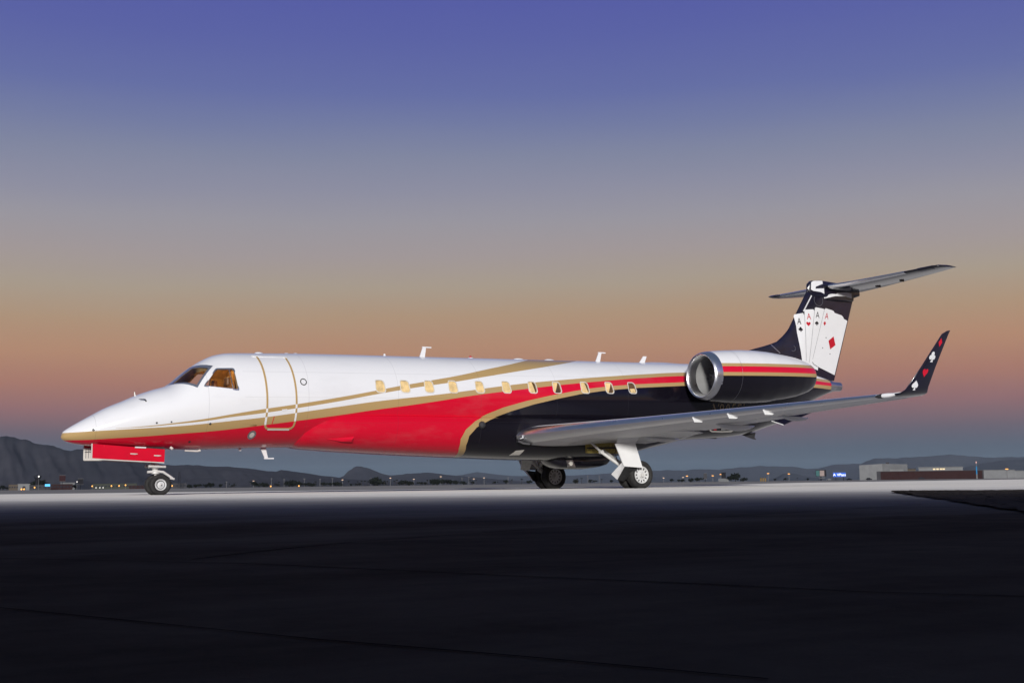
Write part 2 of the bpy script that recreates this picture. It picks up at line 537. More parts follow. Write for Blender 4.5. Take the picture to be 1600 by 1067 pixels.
# ---------------------------------------------------------------- ground, aprons, hills
from mathutils import noise as mnoise
def ground_mat(name, c0, c1, scale, rough, spec, streak=None, stain=None, bumps=0.3, diffr=0.0):
    m, nt, b = principled(name)
    g = G(nt)
    vec = g.obj()
    n1 = g.noise(scale, 8, 0.65, vec)
    col = g.ramp(n1, [(0.30, c0), (0.72, c1)])
    if streak:
        n2 = g.noise(streak[0], 5, 0.6, g.scaled(vec, streak[1]))
        col = g.mix(g.op('MULTIPLY', g.op('MAXIMUM', g.op('SUBTRACT', n2, 0.48), 0.0), 2.0), col, streak[2])
    if stain:
        n3 = g.noise(stain[0], 4, 0.5, vec)
        col = g.mix(g.op('MULTIPLY', g.op('GREATER_THAN', n3, stain[1]), 0.5), col, stain[2])
    nt.links.new(col, b.inputs['Base Color'])
    b.inputs['Roughness'].default_value = rough
    b.inputs['Diffuse Roughness'].default_value = diffr
    b.inputs['Specular IOR Level'].default_value = spec
    if bumps:
        nt.links.new(g.bump(g.noise(38, 8, 0.75, vec), bumps, 0.006), b.inputs['Normal'])
    return m
TAR_SHADE = ((0.008, 0.0068, 0.0050, 1), (0.040, 0.0345, 0.0260, 1), (0.125, 0.109, 0.084, 1))  # dark asphalt tones, also used for the shade painted on the near apron
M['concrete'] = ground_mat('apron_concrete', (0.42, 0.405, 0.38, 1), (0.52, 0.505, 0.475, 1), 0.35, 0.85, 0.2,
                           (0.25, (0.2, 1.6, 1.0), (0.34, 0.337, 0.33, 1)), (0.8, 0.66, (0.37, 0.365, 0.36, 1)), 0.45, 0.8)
M['asphalt'] = ground_mat('taxiway_asphalt', TAR_SHADE[0], TAR_SHADE[1], 0.9, 0.9, 0.06,
                          (0.5, (0.35, 2.2, 1.0), TAR_SHADE[2]), None, 0.5, 0.6)
M['runway'] = ground_mat('runway_pavement', (0.10, 0.10, 0.102, 1), (0.15, 0.15, 0.15, 1), 0.05, 0.9, 0.1, diffr=0.6, bumps=0)
M['desert'] = ground_mat('desert_soil', (0.060, 0.054, 0.048, 1), (0.11, 0.10, 0.088, 1), 0.02, 0.95, 0.1, diffr=0.6, bumps=0)
M['dirt'] = ground_mat('infield_dirt', (0.026, 0.022, 0.017, 1), (0.055, 0.046, 0.036, 1), 1.2, 0.95, 0.05, bumps=0.3, diffr=0.6)
M['crack'] = paint('joint_tar', (0.007, 0.0065, 0.006), 0.9, var=0.2, scale=20, spec=0.0)

def near_shade(m, d0, d1):
    '''foreground shade painted into the colour, darker towards the camera, broken up by noise'''
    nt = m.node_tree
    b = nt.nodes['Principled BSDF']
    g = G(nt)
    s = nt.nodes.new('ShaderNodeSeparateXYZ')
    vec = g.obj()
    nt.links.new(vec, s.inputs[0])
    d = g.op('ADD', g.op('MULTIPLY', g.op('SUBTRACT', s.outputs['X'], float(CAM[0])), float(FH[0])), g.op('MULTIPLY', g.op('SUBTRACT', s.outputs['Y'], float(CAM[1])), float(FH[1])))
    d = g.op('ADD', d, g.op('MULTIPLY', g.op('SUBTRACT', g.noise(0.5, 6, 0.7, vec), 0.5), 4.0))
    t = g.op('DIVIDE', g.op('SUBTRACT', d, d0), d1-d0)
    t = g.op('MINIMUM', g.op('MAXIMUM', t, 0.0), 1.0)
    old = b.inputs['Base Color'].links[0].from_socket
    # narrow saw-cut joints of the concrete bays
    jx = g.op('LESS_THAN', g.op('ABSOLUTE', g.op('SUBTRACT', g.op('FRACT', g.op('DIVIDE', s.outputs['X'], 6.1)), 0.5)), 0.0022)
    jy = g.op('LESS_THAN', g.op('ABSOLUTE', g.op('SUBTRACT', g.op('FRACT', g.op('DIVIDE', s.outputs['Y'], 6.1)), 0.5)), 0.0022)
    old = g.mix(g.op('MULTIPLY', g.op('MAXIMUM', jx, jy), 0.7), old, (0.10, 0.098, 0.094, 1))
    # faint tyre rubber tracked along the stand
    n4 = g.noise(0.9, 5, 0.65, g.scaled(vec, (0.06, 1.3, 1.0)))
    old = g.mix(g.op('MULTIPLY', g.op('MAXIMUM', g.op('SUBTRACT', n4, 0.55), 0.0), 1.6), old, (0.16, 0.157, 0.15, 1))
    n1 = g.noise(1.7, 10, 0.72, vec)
    shade_tone = g.ramp(n1, [(0.38, TAR_SHADE[0]), (0.64, TAR_SHADE[1])])
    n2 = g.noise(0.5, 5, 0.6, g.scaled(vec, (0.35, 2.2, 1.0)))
    shade_tone = g.mix(g.op('MULTIPLY', g.op('MAXIMUM', g.op('SUBTRACT', n2, 0.48), 0.0), 2.0), shade_tone, TAR_SHADE[2])
    nt.links.new(g.mix(t, shade_tone, old), b.inputs['Base Color'])
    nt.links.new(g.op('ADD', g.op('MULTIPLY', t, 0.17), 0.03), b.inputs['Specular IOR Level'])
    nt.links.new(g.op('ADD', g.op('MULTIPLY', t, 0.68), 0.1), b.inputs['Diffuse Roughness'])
near_shade(M['concrete'], 5.0, 19.0)  # near apron gets its shade painted into the concrete colour

def sheet(name, pts, z, mat):
    me = mesh([(p[0], p[1], z) for p in pts], [tuple(range(len(pts)))])
    if me.polygons[0].normal.z < 0:
        me.flip_normals()
    return link(name, me, mat, kind='structure')
def cz(depth, side):
    p = CAM+FH*depth+RH*side
    return (p[0], p[1])
sheet('ground', [cz(-3000, -22000), cz(-3000, 22000), cz(22000, 22000), cz(22000, -22000)], -0.016, M['desert'])
asph = sheet('taxiway', [cz(-60, -500), cz(-60, 500), cz(330, 900), cz(330, -900)], -0.0025, M['asphalt'])
# light concrete stand under the jet; far edge shaped to the pool of light
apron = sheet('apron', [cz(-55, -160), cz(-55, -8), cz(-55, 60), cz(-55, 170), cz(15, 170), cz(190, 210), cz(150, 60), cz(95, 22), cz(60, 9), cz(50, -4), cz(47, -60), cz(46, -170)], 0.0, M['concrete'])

# solid near edge of the concrete slab
bm = bmesh.new()
bm.from_mesh(apron.data)
ret = bmesh.ops.extrude_edge_only(bm, edges=bm.edges[:])
for v_ in [e for e in ret['geom'] if isinstance(e, bmesh.types.BMVert)]:
    v_.co.z = -0.05
bm.to_mesh(apron.data)
bm.free()
sheet('runway', [cz(40, -900), cz(40, -2), cz(52, 12), cz(88, 26), cz(140, 70), cz(185, 215), cz(185, 900), cz(700, 1500), cz(700, -1500)], -0.0012, M['runway'])

# cracks and construction joints in the pavement close to the camera
rng = random.Random(4)
def crack(pxs, w, z):
    P = [on_ground(*p) for p in pxs]
    pts = []
    for a, b_ in zip(P, P[1:]):
        n = max(2, int(np.linalg.norm(b_-a)/0.12))
        for i in range(n):
            pts.append(a+(b_-a)*i/n)
    pts.append(P[-1])
    v, f = [], []
    for i, p in enumerate(pts):
        d = pts[min(i+1, len(pts)-1)]-pts[max(i-1, 0)]
        nrm = np.array([-d[1], d[0], 0])/np.linalg.norm(d)
        off = rng.uniform(-.3, .3)*w
        ww = w*rng.uniform(.6, 1.2)
        v += [(p[0]+nrm[0]*(off+ww), p[1]+nrm[1]*(off+ww), z), (p[0]+nrm[0]*(off-ww), p[1]+nrm[1]*(off-ww), z)]
        if i:
            f.append((2*i-2, 2*i-1, 2*i+1, 2*i))
    me = mesh(v, f)
    link('crack', me, M['crack'], apron)
crack([(300, 874), (400, 862), (550, 847), (800, 829), (1150, 806), (1440, 788)], 0.005, 0.0012)
crack([(-60, 868), (0, 872), (400, 881), (800, 900), (1080, 912), (1350, 925), (1660, 934)], 0.0035, 0.0012)
crack([(-60, 945), (0, 950), (200, 970), (500, 1000), (800, 1025), (1200, 1062)], 0.002, 0.0012)

# dirt infield wedge beyond the pavement edge, slightly raised and lumpy
def infield():
    a = [on_ground(*p) for p in ((1400, 769.6), (1440, 776), (1500, 785), (1560, 794), (1600, 800), (1700, 818))]
    b_ = [on_ground(*p) for p in ((1401, 769.2), (1450, 768.6), (1500, 768), (1560, 767), (1600, 766.2), (1760, 764))]
    def along(L, t):
        s = t*(len(L)-1)
        i = min(int(s), len(L)-2)
        return L[i]+(L[i+1]-L[i])*(s-i)
    rg = random.Random(9)
    nu, nv = 90, 40
    v, f = [], []
    for i in range(nu+1):
        for j in range(nv+1):
            p = along(a, i/nu)*(1-j/nv)+along(b_, i/nu)*(j/nv)
            edge = min(j, nv-j, i)
            h = 0.010 if edge == 0 else 0.014+rg.uniform(0, 0.006)+0.006*math.sin(p[0]*2.1)*math.sin(p[1]*1.7)
            jit = rg.uniform(-.06, .06)
            v.append((p[0]+jit, p[1]+rg.uniform(-.06, .06), max(h, 0.006)))
    for i in range(nu):
        for j in range(nv):
            q = i*(nv+1)+j
            f.append((q, q+1, q+nv+2, q+nv+1))
    link('infield', mesh(v, f), M['dirt'], kind='structure')
infield()

def hill_mat(name, c0, c1):
    m, nt, b = principled(name)
    g = G(nt)
    vec = g.obj()
    nt.links.new(g.ramp(g.noise(0.004, 8, 0.6, vec), [(0.3, c0), (0.7, c1)]), b.inputs['Base Color'])
    b.inputs['Roughness'].default_value = 1.0
    b.inputs['Specular IOR Level'].default_value = 0.0
    return m
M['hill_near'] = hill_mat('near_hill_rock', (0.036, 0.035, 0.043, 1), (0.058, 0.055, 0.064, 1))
M['hill_far'] = hill_mat('far_hill_hazy_rock', (0.050, 0.056, 0.068, 1), (0.066, 0.072, 0.084, 1))  # rock colour lifted and blued to paint in the distance haze
def hills(profile, depth, thick, mat, seed, rough=0.10, step=3):
    """mountain range whose crest follows the photo's skyline at the given distance"""
    rg = np.random.RandomState(seed)
    xs = np.arange(profile[0][0], profile[-1][0]+1, step)
    ys = np.interp(xs, [p[0] for p in profile], [p[1] for p in profile])
    nv = 30
    ph = rg.uniform(0, 6.28, (5, 3))
    v, f = [], []
    for i, (px, py) in enumerate(zip(xs, ys)):
        d = ray(px, py)
        k = depth/(d@FH)
        crest = CAM+d*k
        hgt = max(crest[2], 2.0)
        hor = np.array([d[0], d[1], 0]); hor /= np.linalg.norm(hor)
        for j in range(nv+1):
            t = j/nv*2-1                      # -1 front foot, 0 crest, 1 back foot
            s = 1-abs(t)
            hh = hgt*(s**1.25)
            # gullies and spurs
            gul = sum(math.sin(px*0.035*(o+1)**1.6+t*3.0*(o+1)+ph[o, 0])/(o+1) for o in range(5))
            hh *= 1+rough*gul*min(1, (1-s)*3)
            shift = t*thick*(1+0.18*math.sin(px*0.021+ph[0, 1])+0.10*math.sin(px*0.063+ph[1, 1]))
            p = crest+hor*shift
            q = Vector((p[0], p[1], 0))*(5.0/thick)
            hh += hgt*(0.09*mnoise.fractal(q, 0.9, 2.1, 6)*min(1, (1-s)*2+.12)) + hgt*0.03*mnoise.fractal(q*4, 0.8, 2.0, 4)
            v.append((p[0], p[1], max(hh, -0.5) if j not in (0, nv) else -0.5))
    n = nv+1
    for i in range(len(xs)-1):
        for j in range(nv):
            f.append((i*n+j, i*n+j+1, (i+1)*n+j+1, (i+1)*n+j))
    link('hills', mesh(v, f, True), mat, kind='structure')
hills([(-700, 700), (-500, 688), (-350, 676), (-200, 684), (-90, 678), (0, 682), (21, 683), (32, 686.6), (39, 685), (59.5, 693.6), (72, 694), (91, 699), (110.5, 704.6), (121, 701.4), (132, 702.5), (170, 711), (215, 718),
       (257, 726), (276, 727), (297, 726), (340, 728.6), (359, 729), (387, 731.6), (413, 735), (432, 737), (439, 733.5), (460, 736.5), (481, 739), (499, 742.5), (518, 744.4), (545, 748), (600, 751), (680, 755)], 6000, 1300, M['hill_near'], 1)
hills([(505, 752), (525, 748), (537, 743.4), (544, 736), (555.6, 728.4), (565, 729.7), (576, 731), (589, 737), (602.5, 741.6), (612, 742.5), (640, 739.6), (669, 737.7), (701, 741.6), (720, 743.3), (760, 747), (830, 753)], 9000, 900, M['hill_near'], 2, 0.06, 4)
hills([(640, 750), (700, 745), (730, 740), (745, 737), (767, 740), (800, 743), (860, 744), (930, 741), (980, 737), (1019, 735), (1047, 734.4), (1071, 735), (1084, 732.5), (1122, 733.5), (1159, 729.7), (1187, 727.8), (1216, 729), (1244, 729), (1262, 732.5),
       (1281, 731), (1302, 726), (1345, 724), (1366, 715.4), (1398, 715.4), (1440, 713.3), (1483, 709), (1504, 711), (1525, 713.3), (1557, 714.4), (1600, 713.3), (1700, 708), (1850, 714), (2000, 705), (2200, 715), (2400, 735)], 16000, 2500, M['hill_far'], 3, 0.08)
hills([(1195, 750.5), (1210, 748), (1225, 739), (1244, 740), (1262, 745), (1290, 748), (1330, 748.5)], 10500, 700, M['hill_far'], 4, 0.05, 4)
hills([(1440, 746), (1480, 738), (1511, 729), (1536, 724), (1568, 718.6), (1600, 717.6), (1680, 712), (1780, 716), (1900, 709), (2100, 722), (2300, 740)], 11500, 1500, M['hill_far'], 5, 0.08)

# evening haze over the whole valley
def haze():
    me = box(-26000, 26000, -5000, 30000, -1.6, 470)
    m = bpy.data.materials.new('haze_air')
    m.use_nodes = True
    nt = m.node_tree
    nt.nodes.clear()
    o = nt.nodes.new('ShaderNodeOutputMaterial')
    v = nt.nodes.new('ShaderNodeVolumePrincipled')
    v.inputs['Color'].default_value = (0.50, 0.60, 0.72, 1)
    v.inputs['Density'].default_value = HAZE
    nt.links.new(v.outputs[0], o.inputs['Volume'])
    h = link('haze', me, m, kind='stuff')
    h.location = (float(CAM[0]), float(CAM[1]), 0)
    h.rotation_euler = (0, 0, -YAW)
HAZE = 2.2e-5
haze()

# ---------------------------------------------------------------- unseen shed added behind the camera to shade the near apron
M['shade_cladding'] = paint('shade_shed_cladding', (0.10, 0.105, 0.11), 0.6, var=0.05, scale=0.6)
M['shade_cladding2'] = paint('shade_shed_door_paint', (0.075, 0.08, 0.09), 0.5, var=0.06, scale=0.6)
M['roof'] = paint('shade_shed_roof', (0.14, 0.14, 0.14), 0.6, var=0.06, scale=0.4)
HG_D, HG_H = 16.5, 7.7
hg = thing('shade_shed', 'long low dark grey shed with roller doors, added out of view to shade the near apron', 'shed', (*cz(-HG_D, 0), 0))
hg.rotation_euler = (0, 0, -YAW)
# local x = along the front, y = towards the jet
link('wall', box(-90, 90, -13, -1.0, 0, 7.1), M['shade_cladding'], hg)
for k in range(30):
    x0 = -89+k*5.95
    link('shade_shed_roller_door', box(x0+0.4, x0+5.2, -0.995, -0.9, 0.02, 3.6, 0.02), M['shade_cladding2'], hg)
link('roof', mesh([(-91, -14, 7.1), (91, -14, 7.1), (91, 0, 7.4), (-91, 0, 7.4), (-91, -14, 7.4), (91, -14, 7.4), (91, 0, HG_H), (-91, 0, HG_H)],
     [(0, 3, 2, 1), (3, 7, 6, 2), (0, 1, 5, 4), (7, 4, 5, 6), (0, 4, 7, 3), (1, 2, 6, 5)]), M['roof'], hg)

# ---------------------------------------------------------------- the jet
jet = thing('business_jet', 'parked white, red and black business jet with gold stripes and playing cards on its tail', 'jet', (0, 0, 0))
def part(name, me, mat, parent=None):
    return link(name, me, mat, jet if parent is None else parent)

def fus_section(x, n=72):
    zt, zb, zm, w = interp(ST, x)
    out = []
    for t in np.linspace(0, 2*math.pi, n, endpoint=False):
        c, s = math.cos(t), math.sin(t)
        out.append((x, -w*c, zm+s*(zt-zm if s > 0 else zm-zb)))
    return out
xs = sorted(set([round(v, 3) for v in list(np.linspace(0, 0.3, 10))+list(np.linspace(0.3, 5.5, 62))+list(np.linspace(5.5, 17, 24))+list(np.linspace(17, 24.2, 30))]))
fus_me = loft([fus_section(x) for x in xs], True, True, 60)

def skin(x, z, off=0.0):
    """point on the port skin, pushed out along the normal"""
    y = halfwidth(x, z)
    e = 0.01
    dz = (halfwidth(x, z+e)-halfwidth(x, z-e))/(2*e)
    dx = (halfwidth(x+e, z)-halfwidth(x-e, z))/(2*e)
    n = np.array([-dx, -1.0, -dz]); n /= np.linalg.norm(n)
    return np.array([x, -y, z])+n*off*np.array([1, 1, 1])
def decal(poly, surf, off, cut=0.12, cutz=None):
    """polygon in x,z laid on a curved surface"""
    bm = bmesh.new()
    bm.faces.new([bm.verts.new((x, 0, z)) for x, z in poly])
    X = [p[0] for p in poly]; Z = [p[1] for p in poly]
    for c, ax, lo, hi in ((cut, 0, min(X), max(X)), (cutz or cut, 2, min(Z), max(Z))):
        k = lo+c
        while k < hi-1e-4:
            co = [0, 0, 0]; co[ax] = k
            no = [0, 0, 0]; no[ax] = 1
            bmesh.ops.bisect_plane(bm, geom=bm.verts[:]+bm.edges[:]+bm.faces[:], plane_co=co, plane_no=no)
            k += c
    for v in bm.verts:
        v.co = Vector([float(c) for c in surf(v.co.x, v.co.z, off)])
    bmesh.ops.triangulate(bm, faces=[f for f in bm.faces if len(f.verts) > 4])
    bmesh.ops.recalc_face_normals(bm, faces=bm.faces)
    if sum(f.normal.y for f in bm.faces) > 0:
        bmesh.ops.reverse_faces(bm, faces=bm.faces)
    for f in bm.faces:
        f.smooth = True
    me = bpy.data.meshes.new('m')
    bm.to_mesh(me)
    bm.free()
    return me
def rounded(poly, r, seg=5):
    out = []
    n = len(poly)
    for i in range(n):
        p0, p, p1 = (np.array(poly[k % n], float) for k in (i-1, i, i+1))
        a, b_ = p0-p, p1-p
        la, lb = np.linalg.norm(a), np.linalg.norm(b_)
        rr = min(r, la*0.45, lb*0.45)
        s, e = p+a/la*rr, p+b_/lb*rr
        for t in np.linspace(0, 1, seg+1):
            q = (1-t)**2*s+2*t*(1-t)*p+t*t*e
            out.append((q[0], q[1]))
    return out
def ring(outer, inner, surf, off, thick):
    """raised frame between two outlines with the same number of points"""
    n = len(outer)
    v = [surf(*p, off-thick) for p in outer]+[surf(*p, off) for p in outer]+[surf(*p, off) for p in inner]+[surf(*p, off-thick*2.2) for p in inner]
    f = []
    for k in range(3):
        for i in range(n):
            j = (i+1) % n
            f.append((k*n+i, k*n+j, (k+1)*n+j, (k+1)*n+i))
    return mesh(v, f, True, 40)
def scale_poly(poly, d):
    c = np.mean(np.array(poly), axis=0)
    P = np.array(poly)-c
    w = np.max(np.abs(P), axis=0)
    return [tuple(c+p*(1+d/w)) for p in P]

# --- openings: flight deck glazing (into a hollow flight deck) and cabin windows (shallow recesses)
WIN_X = [7.40, 8.09, 8.78, 9.48, 10.28, 11.10, 11.93, 12.72, 13.65, 14.49, 15.29]
def win_poly(x):
    z = 2.61+(x-7.4)*0.0247
    out = []
    for cx, cz0, r, a0 in ((x-.085, z+.11, .045, 180), (x+.02, z+.065, .09, 90), (x+.06, z-.085, .07, 0), (x-.045, z-.065, .09, 270)):
        a0 = {180: 180, 90: 90, 0: 0, 270: 270}[a0]
        for k in range(5):
            a = math.radians(a0-22.5*k)
            out.append((cx+r*math.cos(a), cz0+r*math.sin(a)))
    return out
CSG = [(2.985, 2.505), (3.315, 2.915), (3.70, 2.925), (3.745, 2.425)]       # side glass
cutters = []
def frustum(poly_out, y_out, y_in):
    return prism(poly_out, y_out, y_in)
for x in WIN_X:
    cutters.append(prism(win_poly(x), -1.5, -0.98))
cutters.append(prism(rounded(CSG, 0.05), -1.5, -0.55))
cutters.append(mirror_y(prism(rounded(CSG, 0.05), -1.5, -0.55)))
# windshield: cut perpendicular to the glass from outside to the hollow
WS = [np.array(p) for p in ((2.445, -0.20, 2.575), (2.895, -0.22, 2.945), (3.165, -0.62, 2.935), (2.835, -0.81, 2.515))]
def slab_cut(P, nrm, o, i_):
    n = len(P)
    v = [p+nrm*o for p in P]+[p-nrm*i_ for p in P]
    return mesh(v, [tuple(range(n)), tuple(range(2*n-1, n-1, -1))]+[(k, (k+1) % n, n+(k+1) % n, n+k) for k in range(n)])
ws_n = np.cross(WS[2]-WS[0], WS[3]-WS[1]); ws_n /= np.linalg.norm(ws_n)
if ws_n[0] > 0:
    ws_n = -ws_n
cutters.append(slab_cut(WS, ws_n, 0.35, 0.30))
cutters.append(mirror_y(slab_cut(WS, ws_n, 0.35, 0.30)))
cavity = loft([[(x, -w*c, zc_+h*s) for c, s in ((1, .15), (.9, .55), (.55, .9), (0, 1), (-.55, .9), (-.9, .55), (-1, .15), (-1, -.9), (1, -.9))] for x, w, zc_, h in
               ((2.62, 0.62, 2.20, 0.42), (2.95, 0.74, 2.28, 0.56), (3.25, 0.82, 2.34, 0.72), (3.6, 0.92, 2.36, 0.84), (4.25, 0.96, 2.36, 0.86))], True, False)
cut_obs = []
fus = part('fuselage', fus_me, [M['livery'], M['cockpit'], M['winframe']])
for k, me in enumerate(cutters+[cavity]):
    o = link('cutter', me, [M['cockpit'] if k >= len(WIN_X) else M['winframe']])
    md = fus.modifiers.new('cut', 'BOOLEAN')
    md.operation = 'DIFFERENCE'
    md.solver = 'EXACT'
    md.material_mode = 'TRANSFER'
    md.object = o
    cut_obs.append(o)
dg = bpy.context.evaluated_depsgraph_get()
dg.update()
new_me = bpy.data.meshes.new_from_object(fus.evaluated_get(dg))
fus.modifiers.clear()
fus.data = new_me
for o in cut_obs:
    bpy.data.objects.remove(o)
bm = bmesh.new()
bm.from_mesh(new_me)
for f in bm.faces:
    f.smooth = True
for e in bm.edges:
    if len(e.link_faces) == 2 and e.calc_face_angle(0) > math.radians(22):
        e.smooth = False
bm.to_mesh(new_me)
bm.free()

# flight deck interior
def seat(y):
    s = part('cockpit_seat', join(box(3.62, 3.74, y-.22, y+.22, 2.0, 2.52, .04), box(3.2, 3.66, y-.22, y+.22, 1.92, 2.03, .03)), M['seat'])
    link('headrest', box(3.63, 3.73, y-.12, y+.12, 2.55, 2.76, .04), M['seat'], s)
seat(-0.45); seat(0.45)
part('instrument_panel', join(box(2.72, 2.86, -0.62, 0.62, 2.0, 2.47, .03), box(2.66, 2.95, -0.60, 0.60, 2.47, 2.51, .01)), M['cockpit_dark'])
part('overhead_panel', box(3.15, 3.55, -0.25, 0.25, 2.98, 3.03, .01), M['cockpit_dark'])
part('control_yoke', tube([(3.0, -.58, 2.35), (3.05, -.60, 2.5), (3.05, -.40, 2.5), (3.0, -.42, 2.35)], .018, 8), M['cockpit_dark'])
part('cockpit_lamp', box(3.62, 3.98, -0.34, -0.12, 3.085, 3.10), M['lamp_amber'])
part('cockpit_lamp', box(3.62, 3.98, 0.12, 0.34, 3.085, 3.10), M['lamp_amber'])
part('cockpit_bulkhead', join(box(4.10, 4.14, -0.80, -0.30, 1.70, 3.0), box(4.10, 4.14, 0.30, 0.80, 1.70, 3.0)), M['cockpit'])

# glazing
def pane_on_skin(poly, off, mat, name, parent=None):
    return part(name, decal(poly, skin, off, 0.08), mat, parent)
cs = rounded(CSG, 0.05)
swin = part('cockpit_side_window', ring(scale_poly(cs, 0.028), scale_poly(cs, -0.006), skin, 0.006, 0.012), M['steel_frame'])
link('pane', decal(cs, skin, -0.012, 0.08), M['glass'], swin)
link('window_post', ring(rounded([(3.615, 2.44), (3.585, 2.915), (3.605, 2.915), (3.638, 2.435)], .004, 2), rounded([(3.622, 2.45), (3.592, 2.905), (3.600, 2.905), (3.630, 2.445)], .004, 2), skin, 0.004, 0.012), M['steel_frame'], swin)
def proj_skin(P, nrm, off):
    """drop a point on the windshield plane along its normal onto the fuselage skin"""
    lo, hi = -0.4, 0.4
    for _ in range(40):
        mid = (lo+hi)/2
        q = P+nrm*mid
        inside = fus_halfwidth(q[0], q[2]) > abs(q[1])
        if inside: lo = mid
        else: hi = mid
    return P+nrm*(lo+off)
def patch(P, nrm, off, n=8):
    v, f = [], []
    for i in range(n+1):
        for j in range(n+1):
            a, b_ = i/n, j/n
            q = (P[0]*(1-a)+P[3]*a)*(1-b_)+(P[1]*(1-a)+P[2]*a)*b_
            v.append(proj_skin(q, nrm, off))
    for i in range(n):
        for j in range(n):
            k = i*(n+1)+j
            f.append((k, k+1, k+n+2, k+n+1))
    return mesh(v, f, True)
def frame3(P, Q, nrm, n=8):
    """raised frame between inner outline P and outer outline Q"""
    def dense(L):
        out = []
        for a, b_ in zip(L, L[1:]+L[:1]):
            out += [a+(b_-a)*k/n for k in range(n)]
        return out
    ip, op = dense(P), dense(Q)
    m = len(ip)
    v = [proj_skin(p, nrm, -.01) for p in op]+[proj_skin(p, nrm, .008) for p in op]+[proj_skin(p, nrm, .008) for p in ip]+[proj_skin(p, nrm, -.03) for p in ip]
    f = []
    for k in range(3):
        for i in range(m):
            j = (i+1) % m
            f.append((k*m+i, k*m+j, (k+1)*m+j, (k+1)*m+i))
    return mesh(v, f, True, 40)
WO = [np.array(p) for p in ((2.365, -0.05, 2.535), (2.905, -0.05, 3.005), (3.265, -0.62, 3.01), (2.83, -0.86, 2.455))]
fr1 = frame3(WS, WO, ws_n)
pn1 = patch(WS, ws_n, -0.012)
w1 = part('windshield', fr1, M['steel_frame'])
link('pane', pn1, M['glass'], w1)
w2 = part('windshield', mirror_y(fr1), M['steel_frame'])
link('pane', mirror_y(pn1), M['glass'], w2)

def clip(poly, p, n):
    '''keep the part of a polygon on the positive side of a line'''
    out = []
    s = [(q[0]-p[0])*n[0]+(q[1]-p[1])*n[1] for q in poly]
    for a in range(len(poly)):
        b_ = (a+1) % len(poly)
        if s[a] >= 0:
            out.append(poly[a])
        if s[a]*s[b_] < 0:
            t = s[a]/(s[a]-s[b_])
            out.append((poly[a][0]+(poly[b_][0]-poly[a][0])*t, poly[a][1]+(poly[b_][1]-poly[a][1])*t))
    return out
dark_cut = {6: -0.1, 7: 0.4, 8: -0.3, 9: 0.1}
for k, x in enumerate(WIN_X):
    P = win_poly(x)
    cw = part('cabin_window', ring(scale_poly(P, 0.013), scale_poly(P, -0.008), skin, 0.006, 0.008), M['winframe'])
    link('pane', decal(P, skin, -0.020, 0.1), M['darkglass'] if k == 10 else M['shade'], cw)
    z = 2.61+(x-7.4)*0.0247
    if 5 < k < 10:            # part of the blind is open on the rear windows
        d = dark_cut[k]
        q = clip(scale_poly(P, -0.012), (x+0.03-0.10*d, z), (1.0, -0.45 if k % 2 else 0.25))
        link('open_gap', decal(q, skin, -0.016, 0.1), M['darkglass'], cw)
    elif k == 10:
        link('window_shade', decal([(x-0.08, z-0.02), (x+0.09, z-0.01), (x+0.11, z-0.13), (x-0.06, z-0.13)], skin, -0.016, 0.1), M['shade'], cw)

# --- passenger door
def strip(path, w, off, thick, close=False):
    """flat raised band following a path on the skin"""
    v, f = [], []
    n = len(path)
    for i, p in enumerate(path):
        a = np.array(path[max(i-1, 0)]); b_ = np.array(path[min(i+1, n-1)])
        d = (b_-a)/np.linalg.norm(b_-a)
        nn = np.array([-d[1], d[0]])*w/2
        p = np.array(p)
        v += [skin(*(p+nn), off-thick), skin(*(p+nn), off), skin(*(p-nn), off), skin(*(p-nn), off-thick)]
        if i:
            k = 4*i
            for s in range(3):
                f.append((k-4+s, k-3+s, k+1+s, k+s))
    return mesh(v, f, True, 40)
def dense(path, step=0.05):
    out = [np.array(path[0], float)]
    for a, b_ in zip(path, path[1:]):
        a, b_ = np.array(a, float), np.array(b_, float)
        n = max(1, int(np.linalg.norm(b_-a)/step))
        out += [a+(b_-a)*(k+1)/n for k in range(n)]
    return [tuple(p) for p in out]
dp = [(4.405, 3.27)]+rounded([(4.405, 3.0), (4.425, 1.535), (5.15, 1.535), (5.15, 3.0)], 0.13)[6:18]+[(5.12, 3.26)]
dp = [(4.385, 3.27), (4.40, 3.0), (4.42, 2.4), (4.435, 1.9), (4.44, 1.66), (4.455, 1.585), (4.49, 1.545), (4.56, 1.53), (5.05, 1.535), (5.12, 1.55), (5.165, 1.60), (5.175, 1.68), (5.165, 1.98), (5.145, 2.44), (5.115, 2.95), (5.09, 3.265)]
door_poly = dense(dp, 0.1)
door = part('cabin_door', decal(door_poly, skin, 0.006, 0.09), M['livery'])
link('door_trim', strip(dense(dp), 0.045, 0.011, 0.012), M['trim'], door)
link('door_sill', strip(dense([(4.53, 1.515), (5.08, 1.52)]), 0.03, 0.014, 0.014), M['winframe'], door)
link('rain_gutter', strip(dense([(4.28, 3.285), (4.55, 3.278), (5.0, 3.285), (5.13, 3.272)]), 0.03, 0.022, 0.03), M['white'], door)
link('door_handle', strip(dense([(4.80, 1.965), (4.93, 1.98)]), 0.03, 0.016, 0.02), M['white'], door)
link('warning_stripe', strip(dense([(4.60, 1.60), (4.63, 1.82)]), 0.014, 0.012, 0.01), M['red'], door)
def disc(x, z, r, n=20):
    return [(x+r*math.cos(t), z+r*math.sin(t)) for t in np.linspace(0, 2*math.pi, n, endpoint=False)]
so = part('round_service_port', ring(disc(5.355, 2.655, .085), disc(5.355, 2.655, .062), skin, .005, .006), M['cockpit_dark'])
link('cover', decal(disc(5.355, 2.655, .066), skin, .004, .1), M['white'], so)
so = part('static_port_plate', decal(disc(4.19, 1.385, .10), skin, .004, .1), M['alu'])
